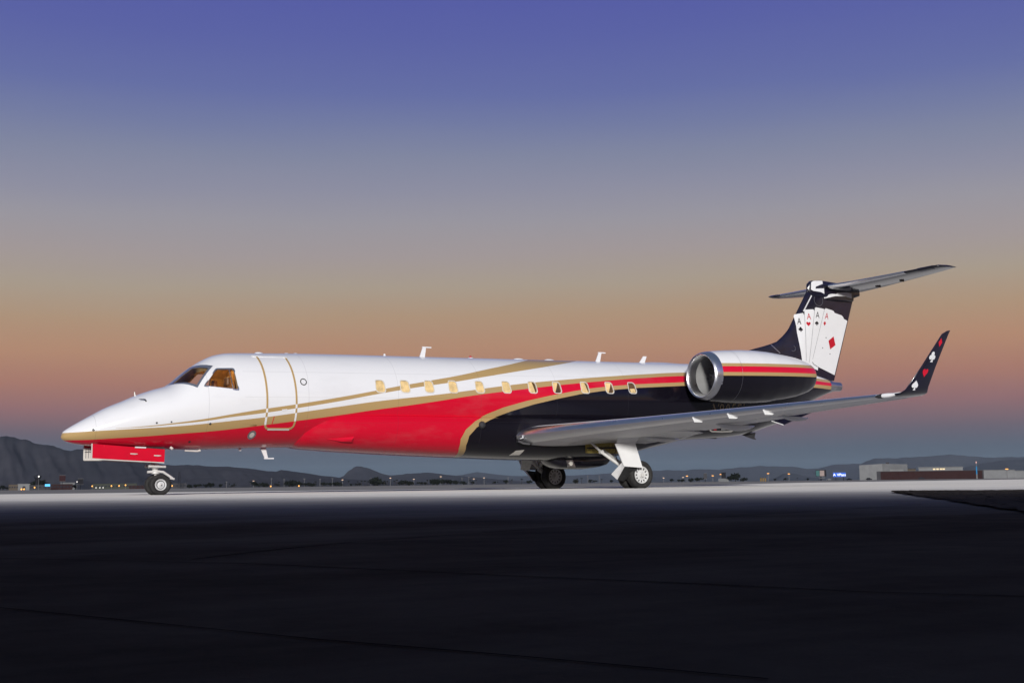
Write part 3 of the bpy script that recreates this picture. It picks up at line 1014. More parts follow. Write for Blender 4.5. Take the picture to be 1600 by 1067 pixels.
link('static_port', decal(disc(4.19, 1.385, .06), skin, .007, .1), M['winframe'], so)
part('belly_light', lathe([(0, .10), (-.03, .095), (-.06, .07), (-.075, .0)], skin(10.31, 1.69, 0.0), 'y', 20), M['dark'])
part('wing_inspection_placard', decal([(11.50, 1.04), (11.75, 1.06), (11.72, .93), (11.42, .92)], skin, .006, .08), M['winframe'])

# --- belly fairing
def bf_section(x, n=36):
    a, b_, c = interp(BF, x)
    out = []
    for t in np.linspace(0, math.pi, n):
        cc, ss = math.cos(t), math.sin(t)
        e = 2/2.6
        out.append((x, -a*math.copysign(abs(cc)**e, cc), c-b_*abs(ss)**e))
    out += [(x, a*0.75, c+0.10), (x, -a*0.75, c+0.10)]
    return out
part('belly_fairing', loft([bf_section(x) for x in np.linspace(5.15, 18.0, 70)], True, True, 50), M['livery'])
# scoop in the fairing flank
part('air_scoop', mesh([skin(6.05, 1.30, .004), skin(6.75, 1.36, .004), skin(6.72, 1.24, .004), skin(6.45, 1.27, .05), skin(6.7, 1.33, .06), skin(6.7, 1.27, .06)], [(0, 1, 4, 3), (0, 3, 5, 2), (3, 4, 5)]), M['red'])

# --- underfloor pod with landing light between the main legs
def pod_sec(x, w, zt, zb):
    return [(x, w*c, (zt+zb)/2+(zt-zb)/2*s) for c, s in [(math.copysign(abs(math.cos(t))**.6, math.cos(t)), math.copysign(abs(math.sin(t))**.6, math.sin(t))) for t in np.linspace(0, 2*math.pi, 24, endpoint=False)]]
pod = part('belly_pod', loft([pod_sec(*s) for s in ((12.95, .18, .95, .80), (13.12, .34, .97, .68), (13.35, .42, .97, .58), (13.7, .44, .97, .548), (14.2, .44, .97, .545), (14.7, .42, .97, .60), (14.95, .38, .99, .655), (15.2, .28, 1.02, .87))]), M['black'])
lens = [(13.52, .60), (13.44, .79), (13.66, .80), (13.76, .60)]
link('landing_light', prism(lens, -.452, -.40), M['alu'], pod)
link('lamp_lens', prism(disc(13.60, .70, .06, 14), -.458, -.45), M['winframe'], pod)

# --- wings
def airfoil(n=16):
    ts = [(1-math.cos(math.pi*k/n))/2 for k in range(n+1)]
    return ts
AT = airfoil()
def thick_t(t, th):
    return 5*th*(.2969*math.sqrt(t)-.126*t-.3516*t*t+.2843*t**3-.1036*t**4)
WSTA = [(-0.9, 11.24, 1.405, 4.26, .136, -.10), (-2.4, 12.02, 1.52, 3.50, .134, -.11), (-3.9, 12.80, 1.625, 2.76, .128, -.07), (-6.0, 13.885, 1.773, 2.18, .122, -.035), (-8.0, 14.92, 1.915, 1.62, .115, -.01), (-9.9, 15.90, 2.05, 1.0, .11, .01)]
WT = np.array([(-s[0],)+s[1:] for s in WSTA])
def wing_at(y):
    """leading edge x, z, chord, thickness ratio, trailing-edge drop at spanwise station y"""
    return [float(np.interp(-y, WT[:, 0], WT[:, k])) for k in range(1, 6)]
def wing_pt(y, t, side, off=0.0):
    x, z, c, th, dr = wing_at(y)
    h = thick_t(t, th)*c
    camb = 0.015*c*4*t*(1-t)
    return (x+t*c, y, z+dr*t+camb+(h+off if side > 0 else -h-off))
def wing_section(y, t0=0.0, t1=1.0, off=0.0, droop=0.0):
    ts = [t for t in AT if t0 < t < t1]
    up = [wing_pt(y, t, 1, off) for t in [t1]+ts[::-1]]
    lo = [wing_pt(y, t, -1, off) for t in ts+[t1]]
    nose = [wing_pt(y, t0, 1, off)] if t0 == 0 else [wing_pt(y, t0, 1, off), wing_pt(y, t0, -1, off)]
    if t0 == 0:
        x, y_, z = nose[0]
        nose = [(x-off, y_, z-off)]
    return up+nose+lo
YS = list(np.linspace(-0.9, -9.9, 25))
wing_me = loft([wing_section(y) for y in YS], True, True, 50)
le_me = loft([[(x, y_, z) for x, y_, z in wing_section(y, 0.0, 0.085, 0.004)] for y in np.linspace(-1.0, -9.55, 25)], True, True, 50)
def flap_sec(y, t0, droop):
    n = 8
    out_u, out_l = [], []
    for k in range(n+1):
        t = t0+(1.0-t0)*k/n
        x, yy, z = wing_pt(y, t, -1, 0.006)
        _, _, zu = wing_pt(y, t, 1, 0.0)
        d = droop*(k/n)**1.3
        out_l.append((x+(0.03 if k == n else 0), yy, z-d))
        out_u.append((x+(0.03 if k == n else 0), yy, z-d+0.03 if k < n else z-d+0.008))
    return out_u[::-1]+out_l
flap1 = loft([flap_sec(y, .70, .10) for y in np.linspace(-1.35, -3.75, 6)], True, True, 40)
flap2 = loft([flap_sec(y, .72, .045) for y in np.linspace(-3.85, -6.35, 6)], True, True, 40)
ail = loft([flap_sec(y, .74, .0) for y in np.linspace(-6.5, -9.5, 6)], True, True, 40)
def canoe(y, L, w, d):
    x, z, c, th, dr = wing_at(y)
    xe = x+c+0.18
    secs = []
    for k in range(9):
        t = k/8
        s = math.sin(math.pi*min(max(t*.92+.06, 0), 1))**.6
        px = xe-L+L*t
        zc_ = z+dr-0.05-0.05*t
        secs.append([(px, y+w/2*s*math.cos(a), zc_-d*s*.5+d*.5*s*math.sin(a)) for a in np.linspace(0, 2*math.pi, 14, endpoint=False)])
    return loft(secs)
def vortilon(y):
    x, z, c, th, dr = wing_at(y)
    x0 = x-0.03
    return join(prism([(x0, z-.02), (x0+.07, z-.14), (x0+.30, z-.14), (x0+.44, z-.07), (x0+.44, z-.02)], y-.006, y+.006))
# blended winglet: LE x, TE x, y, z(LE), z(TE)
WL = [(15.90, 16.85, -9.90, 2.05, 2.06), (15.93, 16.76, -10.08, 2.07, 2.065), (15.93, 16.66, -10.24, 2.14, 2.10), (15.96, 16.60, -10.33, 2.26, 2.22), (16.29, 16.77, -10.41, 2.66, 2.66), (16.66, 17.00, -10.48, 3.12, 3.14), (16.91, 17.15, -10.52, 3.42, 3.44), (17.08, 17.20, -10.53, 3.50, 3.52)]
def wl_sec(k):
    x0, x1, y, z0, z1 = WL[k]
    a, b_ = WL[max(k-1, 0)], WL[min(k+1, len(WL)-1)]
    t = np.array([0, b_[2]-a[2], b_[3]-a[3]]); t /= np.linalg.norm(t)
    n = np.array([0, t[2], -t[1]])        # inboard/upper normal
    if k == 0:
        n = np.array([0, 0, 1.0])
    c = x1-x0
    up, lo = [], []
    for tt in AT:
        h = thick_t(tt, .10)*c
        base = np.array([x0+tt*c, y, z0+(z1-z0)*tt])
        up.append(base+n*h); lo.append(base-n*h)
    return [tuple(p) for p in up[::-1]+lo[1:-1]]
wl_me = loft([wl_sec(k) for k in range(len(WL))], True, True, 50)
def wl_surf(x, z, off=0.0):
    """outboard face of the winglet at height z"""
    s, k, tt = 0.5, 4, 0.5
    for _ in range(25):
        best = None
        for k in range(3, len(WL)-1):
            A, B = WL[k], WL[k+1]
            za, zb = A[3]+(A[4]-A[3])*tt, B[3]+(B[4]-B[3])*tt
            if z <= zb or k == len(WL)-2:
                break
        s = (z-za)/(zb-za)
        x0, x1 = A[0]+(B[0]-A[0])*s, A[1]+(B[1]-A[1])*s
        tt = min(max((x-x0)/(x1-x0), .02), .98)
    y = A[2]+(B[2]-A[2])*s
    return (x, y-thick_t(tt, .10)*(x1-x0)*1.03-.004-off, z)

# suit symbols as outlines, unit height, centred
def heart(n=28):
    P = []
    for t in np.linspace(0, 2*math.pi, n, endpoint=False):
        P.append((16*math.sin(t)**3/34, (13*math.cos(t)-5*math.cos(2*t)-2*math.cos(3*t)-math.cos(4*t)+2.5)/30))
    return [P]
def diamond():
    return [[(0, .5), (.33, 0), (0, -.5), (-.33, 0)]]
def spade():
    h = [(x, -z) for x, z in heart()[0]]
    h = [(x*.95, z*.78+.10) for x, z in h]
    return [h, [(-.04, -.1), (.04, -.1), (.09, -.38), (.20, -.5), (-.20, -.5), (-.09, -.38)]]
def club():
    c = lambda cx, cy, r: [(cx+r*math.cos(t), cy+r*math.sin(t)) for t in np.linspace(0, 2*math.pi, 16, endpoint=False)]
    return [c(0, .27, .22), c(-.22, -.05, .22), c(.22, -.05, .22), [(-.05, .2), (.05, .2), (.07, -.3), (.2, -.5), (-.2, -.5), (-.07, -.3)]]
def symbol(kind, cx, cz_, size, surf, off, lean=0.0, wide=1.0):
    mes = []
    for k, poly in enumerate(kind):
        P = [(cx+(u*wide+v*lean)*size, cz_+v*size) for u, v in poly]
        mes.append(decal(P, surf, off+k*0.0015, .2))
    return join(*mes)

def build_wing(sgn):
    mm = (lambda me: me) if sgn < 0 else mirror_y
    w = part('wing', mm(wing_me), M['grey'])
    link('leading_edge', mm(le_me), M['chrome'], w)
    link('flap', mm(flap1), M['wingpanel'], w)
    link('flap', mm(flap2), M['wingpanel'], w)
    link('aileron', mm(ail), M['grey'], w)
    for y, L, ww, d in ((-2.6, 1.2, .16, .12), (-5.2, 1.25, .20, .17), (-6.75, .9, .15, .12)):
        link('flap_track_fairing', mm(canoe(y, L, ww, d)), M['wingpanel'], w)
    for y in (-5.6, -6.4, -7.2):
        link('vortilon', mm(vortilon(y)), M['wingpanel'], w)
    # polished lower panel at the wing root
    v = []
    f = []
    cols = [(-1.25, .40, .80), (-1.55, .30, .80), (-1.9, .26, .66), (-2.3, .24, .45), (-2.5, .24, .30)]
    for y, t0, t1 in cols:
        for k in range(7):
            v.append(wing_pt(y, t0+(t1-t0)*k/6, -1, .006))
    for i in range(len(cols)-1):
        for k in range(6):
            a = i*7+k
            f.append((a, a+1, a+8, a+7))
    link('root_panel', mm(mesh(v, f, True)), M['white'], w)
    # navigation light fairing
    P = []
    for k in range(9):
        y = -9.55-0.40*k/8
        x, z, c, th, dr = wing_at(y)
        s = math.sin(math.pi*(k+.35)/8.7)**.5
        P.append([(x+.05+.075*s*math.cos(a)-.02, y, z+.055*s*math.sin(a)) for a in np.linspace(0, 2*math.pi, 12, endpoint=False)])
    nl = link('navigation_light', mm(loft(P)), M['white'], w)
    P2 = [[(p[0]-.004+(p[0]-P[k][3][0])*.10, p[1], p[2]+(p[2]-wing_at(p[1])[1])*.10) for p in P[k]] for k in range(0, 4)]
    link('light_lens', mm(loft(P2)), M['dark'], nl)
    wl = part('winglet', mm(wl_me), M['navy'])
    if sgn < 0:
        for kd, (px, py), h, mt in ((spade(), (1430, 601.5), 15, 'white'), (heart(), (1445.3, 583), 13, 'red'), (club(), (1457, 557.5), 15.5, 'white'), (diamond(), (1469.5, 535), 13, 'red')):
            P0 = on_y(px, py, -10.44)
            for _ in range(3):
                P0 = on_y(px, py, wl_surf(P0[0], P0[2])[1])
            link('suit_symbol', symbol(kd, P0[0], P0[2], h*.0155, wl_surf, .0, .28, .95), M[mt], wl)
build_wing(-1)
build_wing(1)
# wing root landing light scoop ahead of the port wing
r0 = on_y(806, 690, -1.27)
def scoop():
    P = [[(11.42+.02*k+.13*(1-math.cos(a))*.5-.02, -1.26-.05*math.sin(a)*0, 1.32) for a in (0,)] for k in range(2)]
    return tube([(11.72, -1.24, 1.20), (11.50, -1.27, 1.22), (11.36, -1.29, 1.27), (11.36, -1.29, 1.33), (11.52, -1.28, 1.35), (11.70, -1.26, 1.33)], .022, 10)
part('root_air_inlet', scoop(), M['alu'])
part('inlet_mouth', loft([[(11.40, -1.23, 1.25), (11.40, -1.23, 1.33), (11.40, -1.10, 1.33), (11.40, -1.10, 1.25)], [(11.8, -1.26, 1.19), (11.8, -1.26, 1.34), (11.8, -1.10, 1.34), (11.8, -1.10, 1.19)]]), M['dark'])

# --- engines
NAC_Y = 2.0
SL = 0.0235
def nz(x):
    return 3.145+(x-17.1)*SL
NP = [(17.10, .655), (17.2, .685), (17.45, .715), (17.9, .745), (18.4, .765), (18.9, .765), (19.5, .735), (20.1, .67), (20.6, .595), (20.95, .515), (21.15, .45), (21.25, .40)]
def nac_sec(x, r, y0, n=40):
    return [(x, y0+r*math.cos(t), nz(x)+r*math.sin(t)*(1.0 if math.sin(t) > 0 else 1.03)) for t in np.linspace(0, 2*math.pi, n, endpoint=False)]
M['nacelle'] = band_paint('nacelle_livery', [(0, BLACK), (-.045, GOLD), (.055, RED), (.225, GOLD), (.315, WHITE)], (0.0275, 3.145-17.1*0.0275))
M['cover'] = paint('intake_cover_grey', (0.22, 0.22, 0.215), 0.5, var=0.1, scale=2)
def build_engine(sgn):
    y0 = sgn*NAC_Y
    e = part('engine_nacelle', loft([nac_sec(float(x), float(np.interp(x, [p[0] for p in NP], [p[1] for p in NP])), y0) for x in np.linspace(17.26, 21.25, 50)], False, True, 60), M['nacelle'])
    lip = [(17.30, .700), (17.20, .688), (17.12, .668), (17.07, .645), (17.05, .618), (17.07, .590), (17.12, .572), (17.22, .560), (17.36, .553)]
    n = 48
    secs = [[(x, y0+r*math.cos(t), nz(x)+r*math.sin(t)) for t in np.linspace(0, 2*math.pi, n, endpoint=False)] for x, r in lip]
    link('intake_lip', loft(secs, False, True, 60), M['chrome'], e)
    duct = [(17.355, .554), (17.5, .550), (17.7, .550), (17.9, .556)]
    link('intake_duct', loft([[(x, y0+r*math.cos(t), nz(x)+r*math.sin(t)) for t in np.linspace(0, 2*math.pi, n, endpoint=False)] for x, r in duct], False, True, 60), M['duct'], e)
    xf = 17.8
    zc_ = nz(xf)
    link('spinner', lathe([(xf-.30, .005), (xf-.26, .05), (xf-.16, .11), (xf-.03, .155), (xf+.04, .165)], (0, y0, zc_), 'x', 24), M['duct'], e)
    v, f = [], []
    for kk in range(24):
        a = 2*math.pi*kk/24
        for r, da, dx in ((.15, -.06, -.03), (.15, .10, .05), (.36, .09, .05), (.548, .07, .055), (.548, -.055, -.03), (.36, -.05, -.035)):
            v.append((xf+dx, y0+r*math.cos(a+da), zc_+r*math.sin(a+da)))
        b_ = 6*kk
        f.append((b_, b_+1, b_+2, b_+5)); f.append((b_+5, b_+2, b_+3, b_+4))
    link('fan', mesh(v, f), M['cover'], e)
    link('fan_back', lathe([(xf+.07, .556), (xf+.07, .01)], (0, y0, zc_), 'x', 40), M['duct'], e)
    noz = [(21.24, .398), (21.22, .37), (21.1, .36), (20.9, .35)]
    link('exhaust_nozzle', loft([nac_sec(x, r, y0) for x, r in noz], False, True, 60), M['dark'], e)
    link('exhaust_cone', loft([nac_sec(x, r, y0, 24) for x, r in ((20.9, .35), (20.91, .20), (21.1, .15), (21.28, .05))], False, True, 60), M['alu'], e)
    link('cowl_seam', loft([nac_sec(17.98, .7485, y0), nac_sec(17.98, .7515, y0), nac_sec(17.987, .7515, y0), nac_sec(17.987, .7485, y0)], False, True, 30), M['alu'], e)
    # pylon
    ps = []
    for yy in (sgn*0.85, sgn*1.45):
        s = []
        for t, h in ((0, 0), (.08, .07), (.3, .12), (.6, .11), (1, .01)):
            s.append((18.1+t*3.0, yy, nz(18.1+t*3.0)+.02+h))
        for t, h in ((.6, .11), (.3, .12), (.08, .07)):
            s.append((18.1+t*3.0, yy, nz(18.1+t*3.0)+.02-h))
        ps.append(s)
    part('engine_pylon', loft(ps, True, True, 40), M['black'])
build_engine(-1)
build_engine(1)

# --- tail cone and auxiliary exhaust
part('auxiliary_exhaust', join(lathe([(24.14, .232), (24.24, .22), (24.42, .165), (24.52, .15), (24.74, .145), (24.74, .115), (24.5, .11)], (0, 0, 3.205), 'x', 28)), M['alu'])

# --- fin
FLE = [(3.40, 18.9), (3.72, 19.3), (4.00, 20.1), (4.24, 20.79), (4.40, 21.45), (4.55, 21.98), (4.78, 22.30), (4.99, 22.53), (5.40, 22.81), (5.83, 23.10), (6.30, 23.42), (6.56, 23.60)]
def fin_le(z):
    return float(np.interp(z, [p[0] for p in FLE], [p[1] for p in FLE]))
def fin_te(z):
    return 24.50+(z-3.40)*(25.66-24.50)/(6.45-3.40)
def fin_half(x, z):
    l, t = fin_le(z), fin_te(z)
    s = min(max((x-l)/(t-l), 0.0), 1.0)
    core = max(l, fin_te(z)-2.6+(z-3.4)*.15)
    th = 0.135-(z-3.4)*0.018
    if x < core:       # thin dorsal fillet
        return 0.02+min((x-l)/(core-l+1e-6), 1)*0.04 if core > l+.02 else 0.0
    u = min(max((x-core)/(t-core), 0), 1)
    base = 0.06 if core > l+.02 else 0.0
    return max(base*(1-u)**1, th*(min(u/.22, 1)**.5)*(1-max(u-.35, 0)/.65*.93))
secs = []
for z in sorted(set(list(np.linspace(3.40, 6.56, 36)))):
    l, t = fin_le(z), fin_te(z)
    ts = AT
    port = [(l+(t-l)*s, -fin_half(l+(t-l)*s, z), z) for s in ts]
    star = [(l+(t-l)*s, fin_half(l+(t-l)*s, z), z) for s in ts]
    port[0] = (l-.012, -.004, z)
    star[0] = (l-.012, .004, z)
    secs.append(port+star[::-1])
fin = part('tail_fin', loft(secs, True, True, 60), M['navy'])
def fin_surf(x, z, off=0.0):
    return (x, -fin_half(x, z)-off, z)
def fpx(px, py):
    P = on_y(px, py, -.1)
    for _ in range(3):
        P = on_y(px, py, -fin_half(P[0], P[2]))
    return (float(P[0]), float(P[2]))
def zf(u, v):              # coordinates measured on the enlarged view of the fin
    return fpx(1230+u/7.625, 460+v/7.625)
CARDS = [
 [(75, 262), (82, 240), (186, 221), (205, 238), (240, 810), (232, 860), (186, 850)],
 [(200, 200), (208, 182), (305, 178), (322, 194), (282, 870), (228, 860), (222, 790)],
 [(322, 172), (335, 154), (428, 172), (446, 190), (360, 905), (262, 860), (256, 812)],
 [(436, 182), (452, 166), (528, 190), (548, 200), (560, 222), (640, 250), (660, 270), (668, 292), (708, 314), (709, 322), (558, 962), (372, 868), (310, 828), (294, 805), (296, 770)]]
M['card'] = paint('card_white', (0.80, 0.80, 0.79), 0.3, coat=0.3, var=0.01)
M['ink_black'] = paint('card_ink_black', (0.012, 0.011, 0.012), 0.35, var=0.1)
M['ink_red'] = paint('card_ink_red', (0.52, 0.006, 0.02), 0.3, var=0.03)
M['ink_grey'] = paint('card_edge_grey', (0.10, 0.10, 0.11), 0.4, var=0.05)
font_cache = {}
def text_polys(ch):
    """mesh of one text in a unit box (0..1 high)"""
    cu = bpy.data.curves.new('t', 'FONT')
    cu.body = ch
    o = bpy.data.objects.new('t', cu)
    C.objects.link(o)
    d = bpy.context.evaluated_depsgraph_get()
    d.update()
    me = bpy.data.meshes.new_from_object(o.evaluated_get(d))
    bpy.data.objects.remove(o)
    V = np.array([v.co[:] for v in me.vertices])
    mn, mx = V.min(0), V.max(0)
    return [(((p[0]-(mn[0]+mx[0])/2)/(mx[1]-mn[1])), ((p[1]-mn[1])/(mx[1]-mn[1])-.5)) for p in V], [tuple(p.vertices) for p in me.polygons]
def text_on(ch, cx, cz_, size, surf, off, lean=0.0, wide=1.0):
    V, F = text_polys(ch)
    me = mesh([surf(cx+(u*wide+w*lean)*size, cz_+w*size, off) for u, w in V], F)
    if sum(p.normal.y*p.area for p in me.polygons) > 0:
        me.flip_normals()
    return me
inks = [('ink_black', club(), (140, 318), (158, 415)), ('ink_red', heart(), (255, 262), (250, 355)), ('ink_black', spade(), (357, 245), (348, 342)), ('ink_red', diamond(), (464, 258), (440, 346))]
for k, poly in enumerate(CARDS):
    P = [zf(*p) for p in poly]
    off = .005+.006*k
    card = link('playing_card', decal(P, fin_surf, off, .06, .12), M['card'], fin)
    # thin printed edge along the left side
    ink, sym, pa, ps_ = inks[k]
    L = [p for p in (poly[:2]+poly[-2:])]
    q0, q1 = (zf(poly[0][0], poly[0][1]), zf(poly[-1][0], poly[-1][1]))
    e = [(q0[0], q0[1]), (q0[0]+.012, q0[1]), (q1[0]+.012, q1[1]), (q1[0], q1[1])]
    if k:
        part('card_edge', decal(e, fin_surf, off+.002, .15), M['ink_grey'], fin)
    c0 = zf(*pa)
    part('card_letter', text_on('A', c0[0], c0[1], .205, fin_surf, off+.005, (.0, .03, .10, .16)[k], .85), M[ink], fin)
    c1 = zf(*ps_)
    part('card_suit', symbol(sym, c1[0], c1[1], .155, fin_surf, off+.005, (.0, .03, .10, .16)[k], 1.25), M[ink], fin)
part('card_suit', decal([zf(*p) for p in ((545, 500), (567, 605), (505, 655), (485, 553))], fin_surf, .029, .3), M['ink_red'], fin)
part('card_edge', decal([zf(*p) for p in ((294, 805), (310, 828), (372, 868), (374, 874), (309, 835), (290, 808))], fin_surf, .027, .3), M['ink_grey'], fin)
for u, v in ((455, 517), (415, 638), (502, 710)):
    c = zf(u, v)
    part('card_dot', decal(disc(c[0], c[1], .022, 10), fin_surf, .029, .3), M['ink_grey'], fin)
# polished strip behind the de-icing edge, lower hatch seam, rudder hinge line
part('edge_strip', decal([fpx(*p) for p in ((1270.5, 455), (1272.5, 455), (1256, 487), (1254.5, 486))], fin_surf, .005, .2), M['white'], fin)
part('edge_strip', decal([fpx(*p) for p in ((1204, 539), (1205.5, 538.5), (1219.5, 551.5), (1218, 552))], fin_surf, .005, .2), M['alu'], fin)
part('hatch_ring', ring(disc(*fpx(1239, 544), .10), disc(*fpx(1239, 544), .085), fin_surf, .004, .004), M['ink_grey'], fin)
part('hatch_ring', ring(disc(*fpx(1279, 469), .20), disc(*fpx(1279, 469), .185), fin_surf, .004, .004), M['ink_grey'], fin)
for k in range(9):
    z = 4.0+.29*k
    xx = fin_te(z)-.55+.02*k
    part('hinge_fitting', decal([(xx, z), (xx+.02, z), (xx+.035, z+.11), (xx+.015, z+.11)], fin_surf, .004, .2), M['ink_grey'], fin) if not (4.2 < z < 5.95) else None

# --- fin top, tailplane
TP = [(0.0, 23.95, 2.05, 6.46), (1.0, 24.30, 1.72, 6.51), (2.2, 24.72, 1.34, 6.60), (3.3, 25.08, 1.02, 6.69), (3.70, 25.26, .86, 6.735), (3.80, 25.50, .62, 6.74)]
def tp_sec(y, x, c, z, t1=1.0, off=0.0, n=AT):
    ts = [t for t in n if t < t1]+[t1]
    up = [(x+t*c, y, z+thick_t(t, .10)*c+off) for t in ts]
    lo = [(x+t*c, y, z-thick_t(t, .10)*c-off) for t in ts]
    up[0] = (x-off, y, z)
    return up[::-1]+lo[1:]
def tp_at(y):
    a = np.array(TP)
    return [float(np.interp(y, a[:, 0], a[:, k])) for k in (1, 2, 3)]
tp_me = loft([tp_sec(-y, *tp_at(y)) for y in [0, .5, 1, 1.6, 2.2, 2.8, 3.3, 3.55, 3.7, 3.8]], True, True, 50)
tle_me = loft([tp_sec(-y, *tp_at(y), .10, .004) for y in np.linspace(.32, 2.75, 8)], True, True, 50)
horn_me = loft([tp_sec(-y, *tp_at(y), .22, .012) for y in np.linspace(3.15, 3.55, 4)], True, True, 50)
for mm in ((lambda me: me), mirror_y):
    t = part('tailplane', mm(tp_me), M['black'])
    link('leading_edge', mm(tle_me), M['chrome'], t)
    link('tip_fence', mm(horn_me), M['navy'], t)
    for y in (1.1, 2.0):
        x, c, z = tp_at(y)
        link('elevator_fitting', mm(box(x+c*.66, x+c*.80, -y-.015, -y+.015, z-.085, z-.02, .008)), M['black'], t)
# rounded fairing where the fin meets the tailplane
def blt(x, w, zt, zb):
    return [(x, w*math.copysign(abs(math.cos(t))**.35, math.cos(t)), (zt+zb)/2+(zt-zb)/2*math.copysign(abs(math.sin(t))**.7, math.sin(t))) for t in np.linspace(0, 2*math.pi, 32, endpoint=False)]
bul = part('tail_bullet', loft([blt(*s) for s in ((23.42, .02, 6.42, 6.36), (23.48, .08, 6.56, 6.22), (23.62, .12, 6.66, 6.12), (23.95, .16, 6.69, 6.12), (24.6, .17, 6.66, 6.12), (25.4, .13, 6.58, 6.16), (25.85, .04, 6.50, 6.30))]), M['navy'])
def bul_surf(x, z, off=0.0):
    w = float(np.interp(x, [23.42, 23.48, 23.62, 23.95, 24.6, 25.4, 25.85], [.02, .08, .12, .16, .17, .13, .04]))
    zt = float(np.interp(x, [23.42, 23.48, 23.62, 23.95, 24.6, 25.4, 25.85], [6.42, 6.56, 6.66, 6.69, 6.66, 6.58, 6.5]))
    zb = float(np.interp(x, [23.42, 23.48, 23.62, 23.95, 24.6, 25.4, 25.85], [6.36, 6.22, 6.12, 6.12, 6.12, 6.16, 6.3]))
    if z < zb+.02:
        return (x, -fin_half(x, z)-off, z)
    return (x, -max(w, fin_half(x, min(z, 6.56)))-off, min(z, zt-.01))
def bpx(px, py):
    P = on_y(px, py, -.16)
    return (float(P[0]), float(P[2]))
def bz(u, v):
    return bpx(1180+u/9.41, 400+v/9.41)
part('white_band', decal([bz(*p) for p in ((842, 372), (860, 362), (985, 366), (992, 410), (900, 448), (895, 480), (1010, 476), (1015, 560), (965, 530), (870, 510), (842, 490))], bul_surf, .006, .08), M['white'], bul)
SAD = ((24.12, .10, 6.12), (24.25, .155, 6.05), (24.8, .165, 6.05), (25.45, .13, 6.08))
part('saddle_fairing', loft([[(x, s*w, z) for s, w, z in ((1, wt_*.6, zb_), (1, wt_, zb_+.03), (1, wt_, 6.42), (-1, wt_, 6.42), (-1, wt_, zb_+.03), (-1, wt_*.6, zb_))] for x, wt_, zb_ in SAD], True, False), M['black'], bul)
def sad_surf(x, z, off=0.0):
    return (x, -float(np.interp(x, [q[0] for q in SAD], [q[1] for q in SAD]))-off, max(z, 6.06))
part('white_band', decal([bz(*p) for p in ((1020, 592), (1100, 562), (1220, 542), (1350, 537), (1425, 548), (1425, 622), (1330, 596), (1180, 590), (1035, 622))], sad_surf, .005, .1), M['white'], bul)

# --- ventral strakes
def strake(s):
    p = [(21.05, .52, 2.02), (21.35, .84, 1.86), (23.2, .62, 2.42), (23.1, .30, 2.66)]
    v = [(x, s*y, z) for x, y, z in p]+[(x, s*(y+.012), z+.02) for x, y, z in p]
    return mesh(v, [(0, 1, 2, 3), (7, 6, 5, 4), (0, 4, 5, 1), (1, 5, 6, 2), (2, 6, 7, 3), (3, 7, 4, 0)])
for s in (-1, 1):
    st_ = part('ventral_strake', strake(s), M['navy'])
    link('strake_edge', tube([(21.04, s*.52, 2.025), (21.34, s*.845, 1.865)], .014, 8), M['white'], st_)
part('drain_mast', prism([(20.25, 1.62), (20.95, 1.66), (20.90, 1.50), (20.98, 1.44), (20.85, 1.45)], -.012, .012), M['dark'])
part('tail_skid', prism([(18.9, 1.46), (19.4, 1.52), (19.3, 1.45)], -.03, .03), M['dark'])
# rear access panel with its white outline on the black flank
def spx(px, py):
    P = on_y(px, py, -1.0)
    for _ in range(12):
        P = on_y(px, py, -0.5*halfwidth(P[0], P[2])+0.5*P[1])
    return (float(P[0]), float(P[2]))
acc = part('access_hatch', strip([spx(*p) for p in ((1110, 668), (1109.5, 672), (1113, 674), (1128, 674.5), (1143, 674), (1150, 669.5))], .03, .006, .006), M['winframe'])
link('hatch_vent', strip([spx(*p) for p in ((1128, 664), (1136, 663.5), (1142, 663.8))], .07, .012, .012), M['winframe'], acc)
link('hatch_label', decal([spx(*p) for p in ((1115, 668.3), (1119.5, 668.3), (1119.5, 672), (1115, 672))], skin, .006), M['ink_red'], acc)
link('hatch_label', decal([spx(*p) for p in ((1127, 668.3), (1134, 668), (1133.5, 671.6), (1126.5, 672))], skin, .006), M['duct'], acc)

# --- registration, gold on the black rear fuselage
Pn = on_y(1112, 645, -1.1)
x_r = float(Pn[0])
for k, ch in enumerate('N905FL'):
    part('registration_letter', text_on(ch, x_r+.13+.245*k, 2.27+.005*k, .33, skin, .006, 0.10, .80), M['goldp'])

# --- aerials on the roof and belly
def blade(x, z, h, lean, chord, top=0.0, down=False, name='blade_aerial'):
    s = -1 if down else 1
    poly = [(x, z), (x+chord, z), (x+chord*.62+lean, z+s*h), (x+lean, z+s*h)]
    me = prism(poly, -.012, .012)
    if top:
        me = join(me, box(x+lean-.01, x+lean+top, -.016, .016, min(z+s*h, z+s*h+s*.03), max(z+s*h, z+s*h+s*.03)))
    return part(name, me, M['white'])
def roof(x):
    return float(interp(ST, x)[0])
Pt = on_y(655, 556, 0)
blade(float(Pt[0]), roof(Pt[0])-.02, .27, .10, .16, .26)
Pt = on_y(930, 563, 0)
blade(float(Pt[0]), roof(Pt[0])-.02, .27, .12, .16, .24)
Pt = on_y(998, 567, 0)
blade(float(Pt[0]), roof(Pt[0])-.02, .22, .17, .20)
Pt = on_y(599, 556, 0)
blade(float(Pt[0]), roof(Pt[0])-.01, .07, .01, .06)
Pt = on_y(406, 699, 0)
blade(float(Pt[0]), float(interp(ST, Pt[0])[1])+.02, .26, .12, .14, .24, True)
Pt = on_y(372, 701, 0)
blade(float(Pt[0]), float(interp(ST, Pt[0])[1])+.02, .08, .03, .07, 0, True)
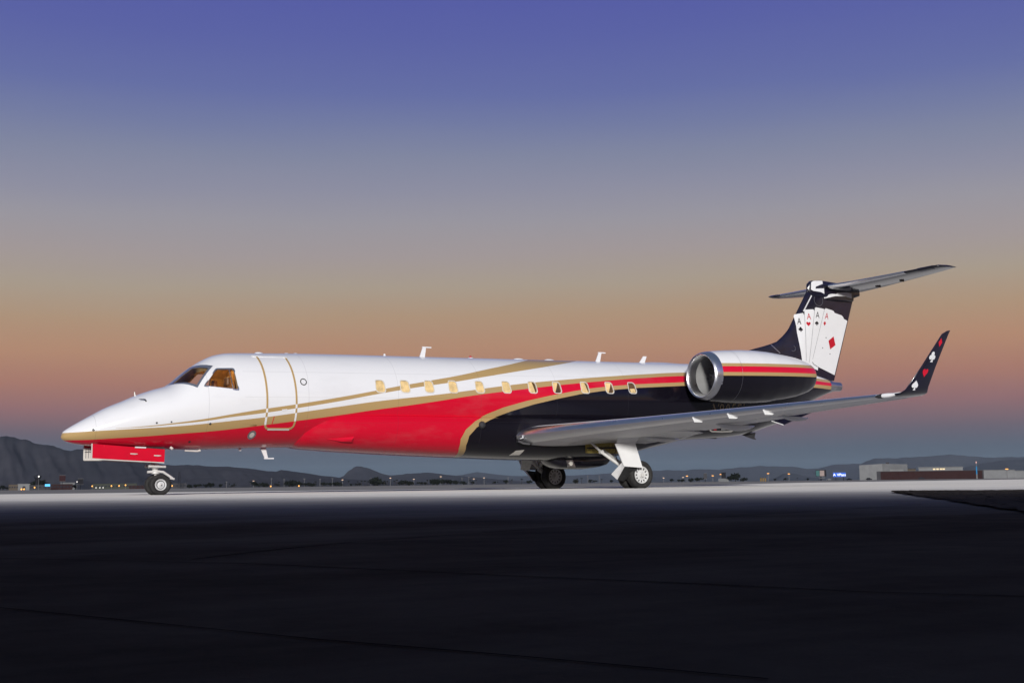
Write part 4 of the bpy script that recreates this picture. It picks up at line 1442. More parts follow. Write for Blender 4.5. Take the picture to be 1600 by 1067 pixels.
def dome(px, L, h, w=.10):
    P = on_y(px, 560, 0)
    x = float(P[0]); z = roof(x)-.012
    v = []
    secs = []
    for k in range(9):
        t = -1+2*k/8
        s = math.sqrt(max(1-t*t, .004))
        secs.append([(x+t*L/2, w*s*math.cos(a), z+h*s*max(math.sin(a), -.2)) for a in np.linspace(0, 2*math.pi, 14, endpoint=False)])
    part('aerial_dome', loft(secs), M['white'])
for px, L, h in ((404, .24, .05), (447, .12, .03), (461, .12, .03), (735, .18, .04), (810, .36, .05), (858, .36, .05)):
    dome(px, L, h)
part('beacon_light', lathe([(0, .04), (.025, .036), (.045, .02), (.05, .0)], (float(on_y(735, 560, 0)[0]), 0, roof(10.6)+.02), 'z', 14), M['ink_red'])
for px, py, r in ((245, 660.5, .022), (268, 659, .02), (328.5, 662, .028), (146, 671.5, .03), (296, 690, .025)):
    c = None
    P = on_y(px, py, -.5)
    for _ in range(12):
        P = on_y(px, py, -0.5*halfwidth(P[0], P[2])+0.5*P[1])
    part('skin_vent', decal(disc(float(P[0]), float(P[2]), r, 10), skin, .004, .1), M['dark'])
# probes on the nose
for px, py, L in ((226, 627, .16),):
    P = on_y(px, py, -.62)
    for _ in range(4):
        P = on_y(px, py, -halfwidth(P[0], P[2]))
    x, z = float(P[0]), float(P[2])
    part('nose_probe', tube([skin(x+.03, z, -.02), skin(x+.02, z, .06), skin(x-.10, z, .07)], [.018, .014, .006], 8), M['dark'])
P = on_y(210, 619, 0)
part('nose_probe', tube([(P[0]+.02, 0, P[2]-.03), (P[0], 0, P[2]+.10)], [.02, .012], 8), M['winframe'])

# ---------------------------------------------------------------- landing gear
def wheel_meshes(R, W, rr, hubw):
    ty = [(-W*.30, rr*.98), (-W*.42, rr*1.10), (-W*.50, (R+rr)/2), (-W*.47, R*.90), (-W*.36, R*.97), (-W*.18, R), (W*.18, R), (W*.36, R*.97), (W*.47, R*.90), (W*.50, (R+rr)/2), (W*.42, rr*1.10), (W*.30, rr*.98)]
    tyre = lathe(ty, (0, 0, 0), 'y', 56, False, True, 50)
    # tread grooves
    rim = lathe([(-W*.30, rr*1.0), (-W*.38, rr*.97), (-W*.38, rr*.90), (-W*.26, rr*.84), (-W*.20, rr*.55), (-W*.26, rr*.36), (-W*.36, rr*.30), (-W*.37, rr*.02)], (0, 0, 0), 'y', 40, False, False, 30)
    rim2 = lathe([(W*.30, rr*1.0), (W*.38, rr*.97), (W*.38, rr*.90), (W*.26, rr*.84), (W*.20, rr*.55), (W*.26, rr*.36), (W*.36, rr*.30), (W*.37, rr*.02)], (0, 0, 0), 'y', 40, False, False, 30)
    return tyre, join(rim, rim2)
def holes(W, rr, n, r0, size):
    ms = []
    for s in (-1, 1):
        for k in range(n):
            a = 2*math.pi*k/n
            ca, sa = math.cos(a), math.sin(a)
            v = []
            for du, dv in ((-.5, -.8), (.5, -.8), (.5, .8), (-.5, .8)):
                u, w = du*size, dv*size
                R_ = r0+w
                v.append((R_*ca-u*sa, s*(W*.262-.0), R_*sa+u*ca))
            me = mesh(v, [(0, 1, 2, 3)])
            ms.append(me)
    return join(*ms)
def flatten(me, z0):
    me = me.copy()
    for v in me.vertices:
        if v.co.z < z0:
            v.co.z = z0
            v.co.y *= 1.0
    return me
mt, mr = wheel_meshes(.382, .25, .235, .1)
mh = holes(.25, .235, 12, .172, .034)
mt = flatten(mt, -.357)
nt_, nr_ = wheel_meshes(.247, .17, .135, .08)
nt_ = flatten(nt_, -.232)
wheels = {}
def wheel(name, loc, t, r, h=None):
    w = bpy.data.objects.new(name, None)
    w.empty_display_size = .2
    w.location = loc
    w.parent = jet
    C.objects.link(w)
    link('tyre', t, M['tyre'], w)
    link('rim', r, M['rim'], w)
    if h:
        link('vent_slots', h, M['dark'], w)
    if not h:
        link('rim_ring', lathe([(-.052, .100), (-.056, .092), (-.052, .085)], (0, 0, 0), 'y', 28), M['dark'], w)
        link('hub_bolt', lathe([(-.075, .001), (-.075, .014), (-.05, .016)], (.012, 0, -.012), 'y', 10), M['dark'], w)
    hub = lathe([(-.095, .001), (-.095, .05), (-.07, .062), (.07, .062), (.095, .05), (.095, .001)], (0, 0, 0), 'y', 20) if h else lathe([(-.068, .001), (-.068, .03), (-.04, .045), (.04, .045), (.068, .03), (.068, .001)], (0, 0, 0), 'y', 16)
    link('hub_cap', hub, M['rim'], w)
XM, ZM = 14.58, .358
for y in (-2.28, -1.86, 1.86, 2.28):
    wheel('main_wheel', (XM, y, ZM), mt, mr, mh)
XN = 2.20
for y in (-.19, .19):
    wheel('nose_wheel', (XN, y, .233), nt_, nr_)

def main_gear(mm):
    # oleo leg from the wing, trailing link carrying the axle
    leg = part('main_gear_leg', mm(join(tube([(14.05, -2.05, 1.55), (14.12, -2.07, 1.20), (14.20, -2.07, .80), (14.22, -2.07, .62)], [.10, .095, .085, .075], 14),
                                   tube([(14.20, -2.07, .60), (14.38, -2.07, .47), (XM, -2.07, ZM)], [.085, .075, .07], 14),
                                   tube([(XM, -1.72, ZM), (XM, -2.42, ZM)], .05, 14))), M['gear_white'])
    link('shock_strut', mm(join(tube([(14.62, -2.07, .46), (14.42, -2.07, .82)], .035, 12), tube([(14.42, -2.07, .82), (14.28, -2.07, 1.14)], .055, 12))), M['gear_white'], leg)
    link('side_brace', mm(join(tube([(14.02, -1.15, 1.18), (14.10, -1.55, .92)], .035, 10), tube([(14.10, -1.55, .92), (14.18, -2.0, .66)], .045, 10))), M['gear_white'], leg)
    link('drag_brace', mm(join(tube([(13.28, -1.75, 1.30), (13.62, -1.86, .98)], .032, 10), tube([(13.62, -1.86, .98), (14.14, -2.02, .60)], .042, 10), lathe([(-.05, .055), (.05, .055)], (13.62, -1.86, .98), 'y', 14, True))), M['gear_white'], leg)
    link('hose', mm(join(tube([(14.12, -1.97, 1.2), (14.02, -1.93, .95), (14.10, -1.95, .72), (14.30, -1.96, .55)], .012, 6), tube([(14.10, -2.16, 1.2), (14.0, -2.17, .92), (14.12, -2.17, .70)], .010, 6))), M['dark'], leg)
    for z in (1.12, .98, .82):
        link('clamp', mm(lathe([(-.02, .108), (.02, .108)], (14.14+(1.2-z)*.2, -2.07, z), 'z', 14, True)), M['alu'], leg)
    # doors carried by the leg: upper on the wing, long outer door, small front shield
    link('upper_gear_door', mm(mesh([(13.66, -2.50, 1.20), (14.30, -2.50, 1.235), (14.42, -2.72, 1.56), (13.55, -2.72, 1.54), (13.66, -2.52, 1.20), (14.30, -2.52, 1.235), (14.42, -2.74, 1.56), (13.55, -2.74, 1.54)],
        [(0, 1, 2, 3), (7, 6, 5, 4), (0, 4, 5, 1), (1, 5, 6, 2), (2, 6, 7, 3), (3, 7, 4, 0)])), M['wingpanel'], leg)
    link('outer_gear_door', mm(join(prism([(13.60, 1.185), (14.26, 1.235), (14.50, .545), (13.88, .585)], -2.515, -2.485))), M['wingpanel'], leg)
    A_, B_, C_, D_ = (tuple(on_y(*p)) for p in ((971, 723, -2.44), (955, 740.6, -2.02), (964, 749, -2.08), (974.7, 729.5, -2.48)))
    v = [A_, B_, C_, D_]
    v2 = [(x+.02, y, z) for x, y, z in v]
    link('front_gear_shield', mm(mesh(v+v2, [(0, 1, 2, 3), (7, 6, 5, 4), (0, 4, 5, 1), (1, 5, 6, 2), (2, 6, 7, 3), (3, 7, 4, 0)])), M['wingpanel'], leg)
    E_, F_ = tuple(on_y(974, 752, -2.10)), tuple(on_y(997, 732.5, -2.47))
    link('shield_lining', mm(mesh([(D_[0]+.02, D_[1]+.01, D_[2]), (C_[0]+.02, C_[1]+.01, C_[2]), E_, F_], [(0, 1, 2, 3)])), M['dark'], leg)
    link('gear_bay', mm(join(box(13.55, 14.75, -1.36, -1.20, .96, 1.36, .03))), M['primer'], leg)
    link('bay_rib', mm(join(tube([(13.5, -1.38, 1.10), (14.9, -1.38, 1.12)], .02, 8), tube([(14.75, -1.37, 1.12), (14.75, -1.37, 1.36)], .03, 8), box(14.45, 14.85, -1.40, -1.36, 1.08, 1.34, .01))), M['dark'], leg)
main_gear(lambda me: me)
main_gear(mirror_y)
# hinge arms and inner doors seen on the far leg
dv = [tuple(on_y(px, py, yy)) for px, py, yy in ((816, 719, 1.35), (832, 719, 1.35), (827, 735.5, 1.62), (814, 734, 1.62))]
part('inner_gear_door', mesh(dv+[(x, y+.03, z+.01) for x, y, z in dv], [(0, 1, 2, 3), (7, 6, 5, 4), (0, 4, 5, 1), (1, 5, 6, 2), (2, 6, 7, 3), (3, 7, 4, 0)]), M['gear_white'])

# nose gear
ng = part('nose_gear_leg', join(tube([(2.02, 0, 1.25), (2.10, 0, .80), (2.14, 0, .56)], [.075, .07, .065], 14), tube([(2.14, 0, .58), (2.19, 0, .36), (XN, 0, .24)], [.048, .05, .055], 14), tube([(XN, -.26, .233), (XN, .26, .233)], .03, 12)), M['gear_white'])
link('steering_collar', join(lathe([(-.045, .09), (-.045, .125), (.045, .125), (.045, .09)], (2.11, 0, .66), 'z', 18, True), lathe([(-.03, .08), (-.03, .10), (.03, .10), (.03, .08)], (2.14, 0, .52), 'z', 18, True)), M['gear_white'], ng)
link('steering_actuator', join(tube([(1.94, -.13, .665), (2.34, -.13, .655)], .035, 10), tube([(1.94, .13, .665), (2.34, .13, .655)], .035, 10)), M['gear_white'], ng)
link('torque_link', join(tube([(1.94, -.05, .53), (2.16, -.05, .54)], .032, 10), tube([(2.16, -.07, .545), (2.30, -.07, .53), (2.52, -.07, .39)], [.03, .032, .028], 10), tube([(2.46, -.10, .385), (2.56, -.10, .365)], .025, 8)), M['gear_white'], ng)
link('taxi_light', lathe([(0, .07), (.02, .075), (.08, .03)], (1.98, 0, .80), 'x', 16, True), M['alu'], ng)
def nose_door(s):
    y = s*.36
    a = [(.60, 1.165), (2.245, 1.045), (2.235, .752), (.60, .842)]
    d = part('nose_gear_door', prism(a, y-s*0-.012, y+.012), M['red'])
    link('door_edge', join(prism([(.60, .838), (2.235, .748), (2.235, .728), (.585, .816), (.585, .842), (.60, .842)], y-.014, y+.010), prism([(.585, 1.170), (.605, 1.170), (.605, .838), (.585, .838)], y-.015, y+.016)), M['winframe'], d)
    if s < 0:
        for x, z in ((1.45, .945), (1.99, .905)):
            link('door_latch', tube([(x, y-.014, z), (x+.10, y-.022, z-.008), (x+.17, y-.014, z-.004)], [.012, .018, .006], 8), M['winframe'], d)
    else:
        link('door_lining', box(.59, 2.2, .318, .345, .80, 1.10, .005), M['winframe'], d)
        for k in range(5):
            link('lining_rib', box(.62+.06*k, .632+.06*k, .305, .3175, .86, 1.07), M['duct'], d)
        link('lining_rib', box(.60, 1.2, .300, .3045, .99, 1.005), M['fan'], d)
nose_door(-1)
nose_door(1)
part('nose_gear_bay', join(box(.75, 2.25, -.30, .30, 1.075, 1.10)), M['dark'])
part('door_strut', join(tube([(1.70, -.34, 1.06), (1.95, -.20, 1.09)], .022, 8), tube([(1.55, -.39, 1.09), (1.80, -.39, 1.08)], .018, 8)), M['white'])
part('belly_probe', tube([(2.75, -.25, 1.02), (3.05, -.25, 1.01), (3.12, -.25, 1.03)], [.018, .022, .028], 8), M['winframe'])
part('belly_probe', join(tube([(2.36, -.42, 1.09), (2.40, -.46, 1.05)], .03, 8)), M['winframe'])

# ---------------------------------------------------------------- distant airport buildings, trees and lamps
def flat(name, r, g_, b_, rough=0.8, emit=0.0, scale=0.2):
    c = (r, g_, b_)
    M[name] = paint(name, c, rough, var=0.06, scale=scale, spec=0.2, emit=(r, g_, b_, 1) if emit else None, estr=emit)
flat('pale_clad', .15, .155, .158); flat('white_clad', .19, .195, .197); flat('tan_wall', .10, .08, .06); flat('dark_red', .030, .012, .012); flat('dark_board', .012, .012, .016)
flat('red_board', .03, .010, .012); flat('roof_dark', .05, .05, .055); flat('window_dark', .02, .022, .03); flat('green_hangar', .05, .055, .043); flat('pole_grey', .16, .16, .16)
flat('blue_sign', .015, .08, .42, emit=.9); flat('cyan_sign', .08, .42, .8, emit=1.0); flat('sign_white', .9, .9, .9, emit=1.0); flat('lit_window', .8, .62, .36, emit=.45)
flat('amber_lamp', 1.0, .45, .10, emit=1.3); flat('pale_lamp', .9, .62, .42, emit=.45); flat('white_lamp', 1.0, .95, .88, emit=1.2); flat('blue_tower', .03, .22, .45); flat('ochre', .22, .14, .04, emit=.12)
M['bark'] = paint('bark', (.045, .035, .025), .9, var=.2, scale=2)
M['leaf'] = paint('foliage', (.009, .012, .008), .8, var=.3, scale=.8, spec=.1)
M['palm_leaf'] = paint('palm_foliage', (.010, .014, .009), .8, var=.3, scale=.8, spec=.1)

def metres(px_count, depth):
    return px_count*depth/FPX
def place(name, label, cat, px, depth, group=None):
    p = far(px, depth)
    t = thing(name, label, cat, p, group)
    d = p-CAM
    t.rotation_euler = (0, 0, -math.atan2(d[0], d[1]))      # local x across the line of sight, local y away
    return t

rt = random.Random(21)
def tree_parts(h, w, seed, n=420):
    r = random.Random(seed)
    tr = tube([(0, 0, 0), (.05*w, .02, h*.25), (-.03*w, 0, h*.5), (.02*w, 0, h*.75)], [.05*h, .04*h, .03*h, .012*h], 7)
    limbs = [tube([(0, 0, h*.3), (math.cos(a)*w*.25, math.sin(a)*w*.25, h*.55)], [.02*h, .008*h], 5) for a in (0.4, 2.3, 4.4)]
    v, f = [], []
    clumps = [(r.gauss(0, w*.21), r.gauss(0, w*.2), h*r.uniform(.36, .88), r.uniform(.12, .22)*w) for _ in range(11)]
    for k in range(n):
        cx, cy, cz_, cr = r.choice(clumps)
        d = Vector((r.gauss(0, 1), r.gauss(0, 1), r.gauss(0, .8))).normalized()*cr*r.uniform(.5, 1.1)
        p = Vector((cx, cy, cz_))+d
        s = r.uniform(.05, .10)*w
        a, b_ = Vector((r.gauss(0, 1), r.gauss(0, 1), r.gauss(0, 1))).normalized(), Vector((r.gauss(0, 1), r.gauss(0, 1), r.gauss(0, 1))).normalized()
        i = len(v)
        v += [p+a*s, p+b_*s, p-a*s*.9, p-b_*s*.8]
        f.append((i, i+1, i+2, i+3))
    return join(tr, *limbs), mesh(v, f)
def palm_parts(h, seed):
    r = random.Random(seed)
    tr = tube([(0, 0, 0), (.03*h, 0, h*.4), (.02*h, .01*h, h*.9)], [.035*h, .026*h, .022*h], 7)
    v, f = [], []
    for k in range(20):
        a = k*2.4+r.uniform(-.2, .2)
        up = r.uniform(-.5, .95)
        L = h*r.uniform(.20, .28)
        prev = None
        for s in range(5):
            t = s/4
            p = Vector((.02*h+math.cos(a)*L*t, .01*h+math.sin(a)*L*t, h*.9+up*L*.75*t-L*.55*t*t))
            wdt = L*.24*math.sin(math.pi*min(t*.85+.12, 1))
            side = Vector((-math.sin(a), math.cos(a), 0))*wdt
            i = len(v)
            v += [p+side-Vector((0, 0, wdt*.4)), p, p-side-Vector((0, 0, wdt*.4))]
            if prev is not None:
                f += [(prev, prev+1, i+1, i), (prev+1, prev+2, i+2, i+1)]
            prev = i
    return tr, mesh(v, f)
TREES = [tree_parts(1.0, 1.2, s) for s in (1, 2, 3)]+[tree_parts(1.0, 1.9, s) for s in (4, 5)]
PALMS = [palm_parts(1.0, s) for s in (11, 12, 13)]
def scaled_thing(name, label, cat, px, depth, hpx, parts_, mats, group, names):
    t = place(name, label, cat, px, depth, group)
    s = metres(hpx, depth)
    t.scale = (s, s, s)
    t.rotation_euler = (0, 0, rt.uniform(0, 6.28))
    for me, mt_, nm in zip(parts_, mats, names):
        if not me.materials:
            me.materials.append(mt_)
        o = bpy.data.objects.new(nm, me)
        C.objects.link(o)
        o.parent = t
def tree(px, hpx, k, label, group, depth=1500):
    scaled_thing('desert_tree', label, 'tree', px, depth+rt.uniform(-60, 60), hpx, TREES[k % 5], (M['bark'], M['leaf']), group, ('trunk', 'crown'))
def palm(px, hpx, k, label='slim palm in the dark tree line beyond the apron', group='palms in the far tree line', depth=1500):
    scaled_thing('palm_tree', label, 'palm', px, depth+rt.uniform(-60, 60), hpx, PALMS[k % 3], (M['bark'], M['palm_leaf']), group, ('trunk', 'crown'))
LT, GT = 'low dark bushy tree in the tree line under the jet', 'trees in the far tree line'
for k, (px, hpx) in enumerate(((344, 6), (364, 5), (398, 9), (405, 5), (412, 6), (418, 6), (433, 6), (447, 8), (453, 9), (459, 8), (464, 8), (470, 7), (477, 6), (484, 5.5), (489, 4.5), (504, 7), (510, 6.5), (516, 6), (524, 6), (529, 5.5), (549, 4), (556, 4.5), (562, 5), (583, 9), (588, 11),
                              (594, 9), (599, 7), (624, 6), (630, 7), (638, 6), (644, 6), (657, 6), (664, 5), (676, 8), (684, 8), (692, 9), (698, 9), (704, 8), (712, 6), (724, 5), (738, 6), (773, 5), (791, 7), (826, 5), (900, 5), (922, 6), (929, 5), (955, 5))):
    tree(px, hpx, k, '%s %s dark tree in the tree line under the jet' % ('tall' if hpx >= 8 else 'mid height' if hpx >= 6 else 'low', 'upright' if k % 5 < 3 else 'spreading'), GT)
for k, (px, hpx) in enumerate(((352, 8), (358, 7), (366, 7), (391, 10), (436, 9), (493, 9), (545, 9), (559, 8), (565, 9), (570, 9), (575, 8), (601, 9), (605, 8), (616, 8), (620, 10), (634, 9), (668, 9), (734, 8), (744, 8), (800, 8), (815, 9), (836, 9), (845, 9), (897, 7), (902, 8), (909, 9), (940, 7), (1086, 5), (1246, 5))):
    palm(px, hpx, k, '%s dark palm in the tree line beyond the apron' % ('tall' if hpx >= 9 else 'mid height' if hpx >= 8 else 'short'))
RTL, RTG = 'round dark tree standing between the far lamps behind the main wheels', 'round trees right of the main wheels'
for k, (px, hpx) in enumerate(((1016, 5), (1049, 6), (1061, 4.5), (1066, 4), (1080, 5), (1088, 7), (1093, 7.5), (1142, 9), (1149, 11), (1162, 5), (1211, 4), (1227, 5), (1262, 4))):
    tree(px, hpx, k, '%s %s tree between the far amber lamps' % ('tall' if hpx >= 7 else 'low', 'upright dark' if k % 5 < 3 else 'spreading dark'), RTG, 1300)
LTL, LTG = 'dark tree among the low buildings behind the nose wheel', 'trees among the far left buildings'
for k, (px, hpx) in enumerate(((4, 8), (10, 6), (58, 16), (61, 13), (52, 10), (84, 9), (117, 8), (198, 8), (262, 8), (296, 5), (304, 6), (311, 7), (322, 6), (330, 7))):
    tree(px, hpx, k, '%s %s tree among the low buildings behind the nose wheel' % ('tall' if hpx >= 9 else 'small', 'upright dark' if k % 5 < 3 else 'spreading dark'), LTG, 1200)

def lamp_pole(px, hpx, lamp, label, group, depth=1600, arms=True):
    t = place('apron_light_pole', label, 'light pole', px, depth+rt.uniform(-30, 30), group)
    h = metres(hpx, depth)
    link('pole', tube([(0, 0, 0), (0, 0, h)], [.32, .22], 7), M['pole_grey'], t)
    link('lamp_head', box(-1.1, 1.1, -.5, .5, h-.3, h+.3, .1), M[lamp] if lamp else M['pole_grey'], t)
for px, h in ((354, 9), (424, 13), (443.7, 11.5), (475.5, 12), (500, 11), (519.5, 12), (579.5, 12), (589, 12), (722, 10), (732.6, 12), (794, 10), (918.6, 11), (936.6, 10)):
    lamp_pole(px, h, None, ('tall' if h >= 12 else 'shorter')+' grey floodlight pole with unlit head above the tree line', 'unlit far floodlight poles')
for px, h in ((396, 10), (535, 10), (610, 12), (646.6, 9.5), (688.7, 13), (740.4, 9), (756.5, 10.5), (1037, 7), (1067.5, 7.5)):
    lamp_pole(px, h, 'pale_lamp', ('tall' if h >= 10 else 'shorter')+' floodlight pole with a pale glowing head above the tree line', 'glowing far floodlight poles')
for px, h in ((1073.7, 9.5), (1114, 9.5), (1126.5, 11.5), (1200.6, 12), (1233, 11)):
    lamp_pole(px, h, 'amber_lamp', 'light pole with a bright amber lamp on the open far apron', 'amber far lamps', 1300)
lamp_pole(1574, 14.5, 'amber_lamp', 'lone amber lamp on a pole before the low white sheds', None, 1000)
def ground_lamp(px, hpx, depth, label, group, m='amber_lamp', w=1.1):
    t = place('ground_lamp', label, 'lamp', px, depth, group)
    h = metres(hpx, depth)
    link('stake', tube([(0, 0, 0), (0, 0, h)], .14, 6), M['pole_grey'], t)
    link('lamp_globe', lathe([(-.9*w, .05), (-.55*w, .6*w), (0, .8*w), (.55*w, .6*w), (.9*w, .05)], (0, 0, h), 'z', 10), M[m], t)
for px, h in ((54, 4), (144, 5), (174, 5), (186, 5), (196, 6), (227, 6), (269, 4), (423, 1.5), (467, 1.5)):
    ground_lamp(px, h, 1050, 'small amber lamp near the ground among the far left buildings', 'amber lamps far left', w=.75)
for px in (150, 156, 161):
    ground_lamp(px, 2.5, 1050, 'small white lamp low beside the long green shed', 'white lamps far left', 'white_lamp', .45)
ground_lamp(120, 12, 1050, 'white lamp on a stake beside the dark square board', None, 'white_lamp', .5)
ground_lamp(60, 21, 1050, 'bright white lamp high on the dark tower among trees', None, 'white_lamp', .8)

def bldg(name, label, cat, px0, px1, hpx, depth, wall, roof='roof_dark', deep=30, windows=0, win='window_dark', group=None, door=False):
    c = (px0+px1)/2
    t = place(name, label, cat, c, depth, group)
    w = metres(px1-px0, depth)
    h = metres(hpx, depth)
    link('wall', box(-w/2, w/2, 0, deep, 0, h*.94), M[wall], t)
    link('roof', box(-w/2-.4, w/2+.4, -.4, deep+.4, h*.94, h), M[roof], t)
    for k in range(windows):
        x = -w/2+w*(k+.5)/windows
        ww = w/windows*.3
        o = link('window', box(x-ww, x+ww, -.12, -.02, h*.40, h*.66), M[win], t)
    if door:
        link('door', box(-w*.12, w*.12, -.12, -.02, 0.02, h*.6), M['window_dark'], t)
    return t
# left side
bldg('depot', 'tan flat roofed depot left of the small white box building', 'building', 14, 28, 9, 1250, 'tan_wall', 'tan_wall', 25, 4)
bldg('box_building', 'small white box shaped building with one dark doorway', 'building', 28.5, 46, 10, 1150, 'white_clad', 'white_clad', 14, 0, door=True)
bldg('terminal_block', 'low dark block in front of the trees with a lit blue sign', 'building', 47, 78, 8, 1080, 'roof_dark', 'roof_dark', 20, 5)
bldg('red_shed', 'low dark red shed with long roof under the square board', 'building', 79, 112, 9, 1120, 'dark_red', 'roof_dark', 30, 7)
bldg('grey_shed', 'pale grey shed roof behind the dark square boards', 'building', 95, 116, 11, 1350, 'pale_clad', 'pale_clad', 30, 3)
bldg('green_shed', 'long greenish shed with a row of amber lamps before it', 'building', 147, 212, 8.5, 1250, 'green_hangar', 'green_hangar', 30, 12)
bldg('long_shed', 'long dark brown shed behind the nose wheel', 'building', 203, 262, 5.5, 1100, 'dark_red', 'roof_dark', 20, 9)
bldg('mast_house', 'low dark building at the foot of the lattice mast', 'building', 268, 291, 8, 1150, 'roof_dark', 'roof_dark', 18, 4)
def sign(name, label, px, hpx0, hpx1, wpx, depth, mat, legs=1):
    t = place(name, label, 'sign', px, depth)
    w = metres(wpx, depth); a = metres(hpx0, depth); b_ = metres(hpx1, depth)
    link('board', box(-w/2, w/2, -.25, .25, a, b_, .05), M[mat], t)
    link('frame', join(box(-w/2-.12, w/2+.12, -.3, .3, b_+.01, b_+.22), box(-w/2-.12, w/2+.12, -.3, .3, a-.22, a-.01)), M['pole_grey'], t)
    for k in range(legs):
        x = 0 if legs == 1 else (-w*.3+w*.6*k)
        link('post', tube([(x, .1, 0), (x, .1, a)], .25, 6), M['dark_board'], t)
    return t
sign('billboard', 'dark red square board on a post above the red shed', 97, 13, 22, 9, 1060, 'red_board')
sign('billboard', 'black square board on a post left of the long green shed', 125.5, 8, 16.5, 8, 1060, 'dark_board')
sign('lit_sign', 'small glowing cyan and white sign on the dark block', 74, 5.5, 9, 7.5, 1040, 'cyan_sign', 2)
# lattice mast
t = place('lattice_mast', 'thin dark lattice mast rising behind the nose wheel', 'mast', 280, 1140)
hm = metres(26, 1140)
for sx, sy in ((-1, -1), (1, -1), (1, 1), (-1, 1)):
    link('mast_leg', tube([(sx*1.3, sy*1.3, 0), (sx*.5, sy*.5, hm)], .13, 5), M['dark_board'], t)
for k in range(7):
    z0, z1 = hm*k/7, hm*(k+1)/7
    s0, s1 = 1.3-.8*k/7, 1.3-.8*(k+1)/7
    link('brace', join(tube([(-s0, -s0, z0), (s1, -s1, z1)], .08, 4), tube([(s0, s0, z0), (-s1, s1, z1)], .08, 4)), M['dark_board'], t)
# dark tower among the trees far left
t = place('control_tower', 'dark slender tower among trees with a bright white lamp', 'tower', 58, 1120)
link('shaft', tube([(0, 0, 0), (0, 0, metres(17, 1120))], [2.2, 1.8], 10), M['dark_board'], t)
link('cab', lathe([(0, 1.8), (.8, 3.0), (2.6, 3.2), (3.2, 2.2), (3.6, .05)], (0, 0, metres(17, 1120)), 'z', 10), M['window_dark'], t)

# right side
sign('billboard', 'tall grey board on a post left of the amber lamps', 1102.3, 5, 13, 5, 1250, 'roof_dark')
t = place('works_tower', 'dark block tower beside the amber lamp with white base', 'tower', 1131, 1250)
link('block', box(-2.2, 2.2, 0, 5, 3.2, metres(14.5, 1250)), M['dark_board'], t)
link('base', box(-5.2, 5.0, -.6, 6, 0, 3.19), M['pale_clad'], t)
for k, px in enumerate((1189, 1192.5, 1196)):
    t = place('yellow_silo', 'dim yellow silo in a row below the amber lamp', 'silo', px, 1250, 'yellow silos')
    link('drum', tube([(0, 0, 0), (0, 0, metres(5, 1250))], .75, 10), M['ochre'], t)
    link('cap', lathe([(0, .80), (.5, .4), (.7, .05)], (0, 0, metres(5, 1250)+.01), 'z', 10), M['roof_dark'], t)
t = place('video_board', 'large board with teal and pale panels left of the blue sign', 'sign', 1283, 1100)
a, b_ = metres(7, 1100), metres(15.5, 1100)
link('frame', box(-4.4, 4.6, .2, .8, a-.3, b_+.5), M['dark_board'], t)
flat('teal_panel', .05, .13, .13)
flat('rose_panel', .30, .24, .22)
link('panel', box(-4.1, -1.1, -.05, .18, a, b_), M['teal_panel'], t)
link('panel', box(-.9, 2.9, -.05, .18, a, b_), M['rose_panel'], t)
link('post', tube([(0, .5, 0), (0, .5, a-.31)], .5, 8), M['dark_board'], t)
link('car_roof', box(-1.5, 3.5, -2.5, -1.0, 2.0, 2.7, .2), M['pale_clad'], t)
t = sign('lit_sign', 'bright blue lit sign with white letters beside the pale hangar', 1312, 5.5, 12, 19, 1050, 'blue_sign', 2)
wv, wf = text_polys('A VPass')
wv = [(u*2.2-.0, w*2.1+metres(8.7, 1050)) for u, w in wv]
lm = mesh([(x, -.30, z) for x, z in wv], wf)
link('sign_letters', lm, M['sign_white'], t)

t = place('hangar', 'pale metal hangar with bright gable beside the dark red wall', 'hangar', 1381, 950)
s = metres(1, 950)
def bx(x0, x1, y0, y1, z0, z1, bev=0):
    return box((x0-1381)*s, (x1-1381)*s, y0, y1, z0*s, z1*s, bev)
link('wall', mesh([((1345-1381)*s, 0, 0), ((1380.5-1381)*s, 14, 0), ((1417-1381)*s, 4, 0), ((1417-1381)*s, 40, 0), ((1345-1381)*s, 45, 0),
                   ((1345-1381)*s, 0, 23.0*s), ((1380.5-1381)*s, 14, 25.2*s), ((1417-1381)*s, 4, 23.6*s), ((1417-1381)*s, 40, 23.6*s), ((1345-1381)*s, 45, 23.0*s)],
                  [(0, 1, 6, 5), (1, 2, 7, 6), (2, 3, 8, 7), (3, 4, 9, 8), (4, 0, 5, 9), (5, 6, 7, 8, 9)]), M['white_clad'], t)
link('corner_trim', tube([((1380.5-1381)*s, 13.85, 0), ((1380.5-1381)*s, 13.85, 25.3*s)], .3, 8), M['pale_clad'], t)
link('roof_vent', bx(1385, 1390, 15, 18, 25, 27.5, .1), M['roof_dark'], t)
link('door', bx(1356, 1361, 3.2, 3.6, 0, 3.5), M['window_dark'], t)
t = place('perimeter_wall', 'long low dark red wall in front of the pale hangars', 'wall', 1455, 900)
s9 = metres(1, 900)
w_ = metres(150, 900)
link('panel_run', box(-w_/2, w_/2, 0, 6, 0, 12.5*s9), M['dark_red'], t)
link('coping', box(-w_/2-.1, w_/2+.1, -.15, 6.15, 12.52*s9, 13.3*s9), M['roof_dark'], t)
link('end_pier', box(-w_/2-2.8, -w_/2-.05, -.2, 6, 0, 13.4*s9), M['roof_dark'], t)
link('end_pier', box(w_/2+.05, w_/2+.9, -.2, 6, 0, 13.4*s9), M['roof_dark'], t)
b2 = bldg('hangar', 'second pale hangar with lit windows rising behind the red wall', 'hangar', 1438, 1503, 19, 1000, 'white_clad', 'pale_clad', 30, 0)
for k, px in enumerate((1461, 1466, 1471, 1475)):
    x = metres(px-1470.5, 1000)
    link('window', box(x-.9, x+.9, -.12, -.02, metres(14.6, 1000), metres(16.6, 1000)), M['lit_window'], b2)
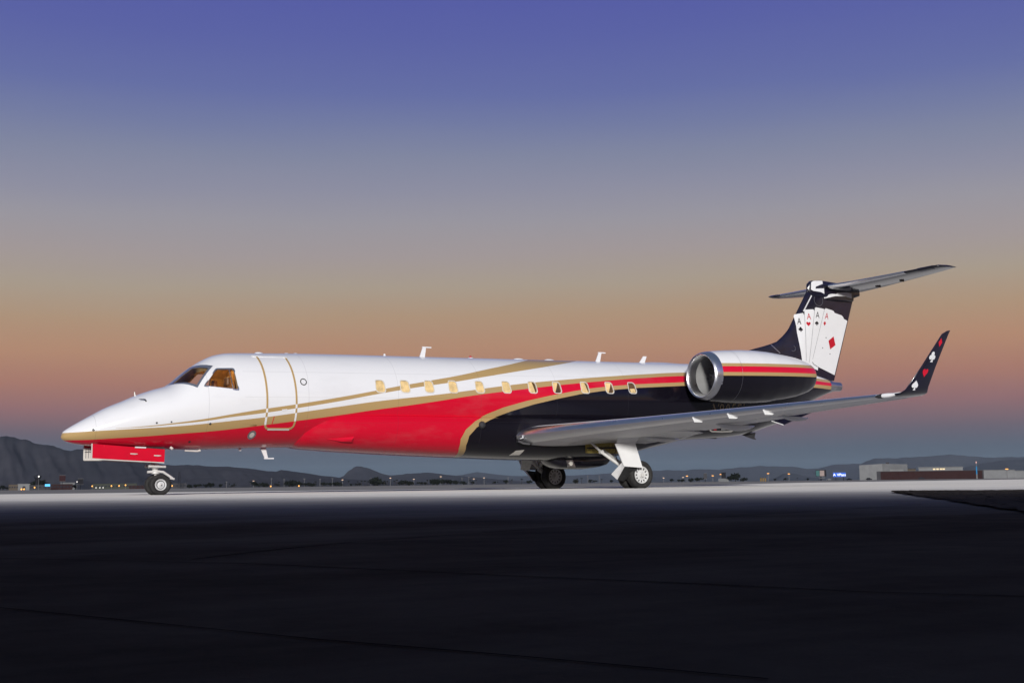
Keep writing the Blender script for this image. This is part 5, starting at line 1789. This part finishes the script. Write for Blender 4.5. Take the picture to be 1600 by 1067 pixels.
bldg('annex', 'small tan annex between the two pale hangars', 'building', 1419, 1431, 17, 1010, 'tan_wall', 'roof_dark', 12, 3, 'lit_window')
w3 = bldg('lean_to', 'row of lit windows on the first pale hangar above the red wall', 'building', 1392, 1412, 17, 945, 'white_clad', 'pale_clad', 6, 5, 'lit_window')
bldg('storage_shed', 'low white shed right of the blue and white mast', 'shed', 1533, 1584, 13.5, 1050, 'white_clad', 'pale_clad', 25, 0)
bldg('storage_shed', 'low white shed at the far end beyond the amber lamp', 'shed', 1586, 1640, 12, 1080, 'white_clad', 'pale_clad', 25, 0)
t = place('marker_mast', 'slim blue mast with white foot and red tip', 'mast', 1526.5, 800)
s8 = metres(1, 800)
link('foot', tube([(0, 0, 0), (0, 0, 7*s8)], .45, 10), M['white_clad'], t)
link('shaft', tube([(0, 0, 7*s8+.01), (0, 0, 19*s8)], .42, 10), M['blue_tower'], t)
link('tip', tube([(0, 0, 19*s8+.01), (0, 0, 24*s8)], [.16, .08], 8), M['white_clad'], t)
flat('beacon_red', .6, .35, .30, emit=.3)
link('beacon', lathe([(0, .35), (.5, .45), (1.0, .3), (1.2, .02)], (0, 0, 24*s8), 'z', 8), M['beacon_red'], t)
# parked ground vehicles, tiny in the distance
def far_car(px, depth, label, mat):
    t = place('parked_car', label, 'car', px, depth)
    link('body', join(box(-2.2, 2.2, 0, 1.8, .35, .95, .12), loft([[(-1.3, .15, .95), (1.1, .15, .95), (1.1, 1.65, .95), (-1.3, 1.65, .95)], [(-.8, .3, 1.5), (.7, .3, 1.5), (.7, 1.5, 1.5), (-.8, 1.5, 1.5)]], True, False)), M[mat], t)
    for x in (-1.4, 1.4):
        link('wheel', lathe([(-.1, .02), (-.1, .34), (.1, .34), (.1, .02)], (x, .1, .34), 'y', 10), M['dark_board'], t)
far_car(1358, 920, 'dark car parked before the pale hangar', 'dark_board')
far_car(1440, 860, 'dark car parked before the red wall', 'window_dark')
far_car(1296, 1000, 'pale car parked under the video board', 'pale_clad')
far_car(1327, 1000, 'dark car parked right of the blue sign', 'roof_dark')
for px in (33.5, 37.5):
    ground_lamp(px, 1.6, 900, 'orange tail lamp of a vehicle on the far left taxiway', 'orange vehicle lamps', w=.7)
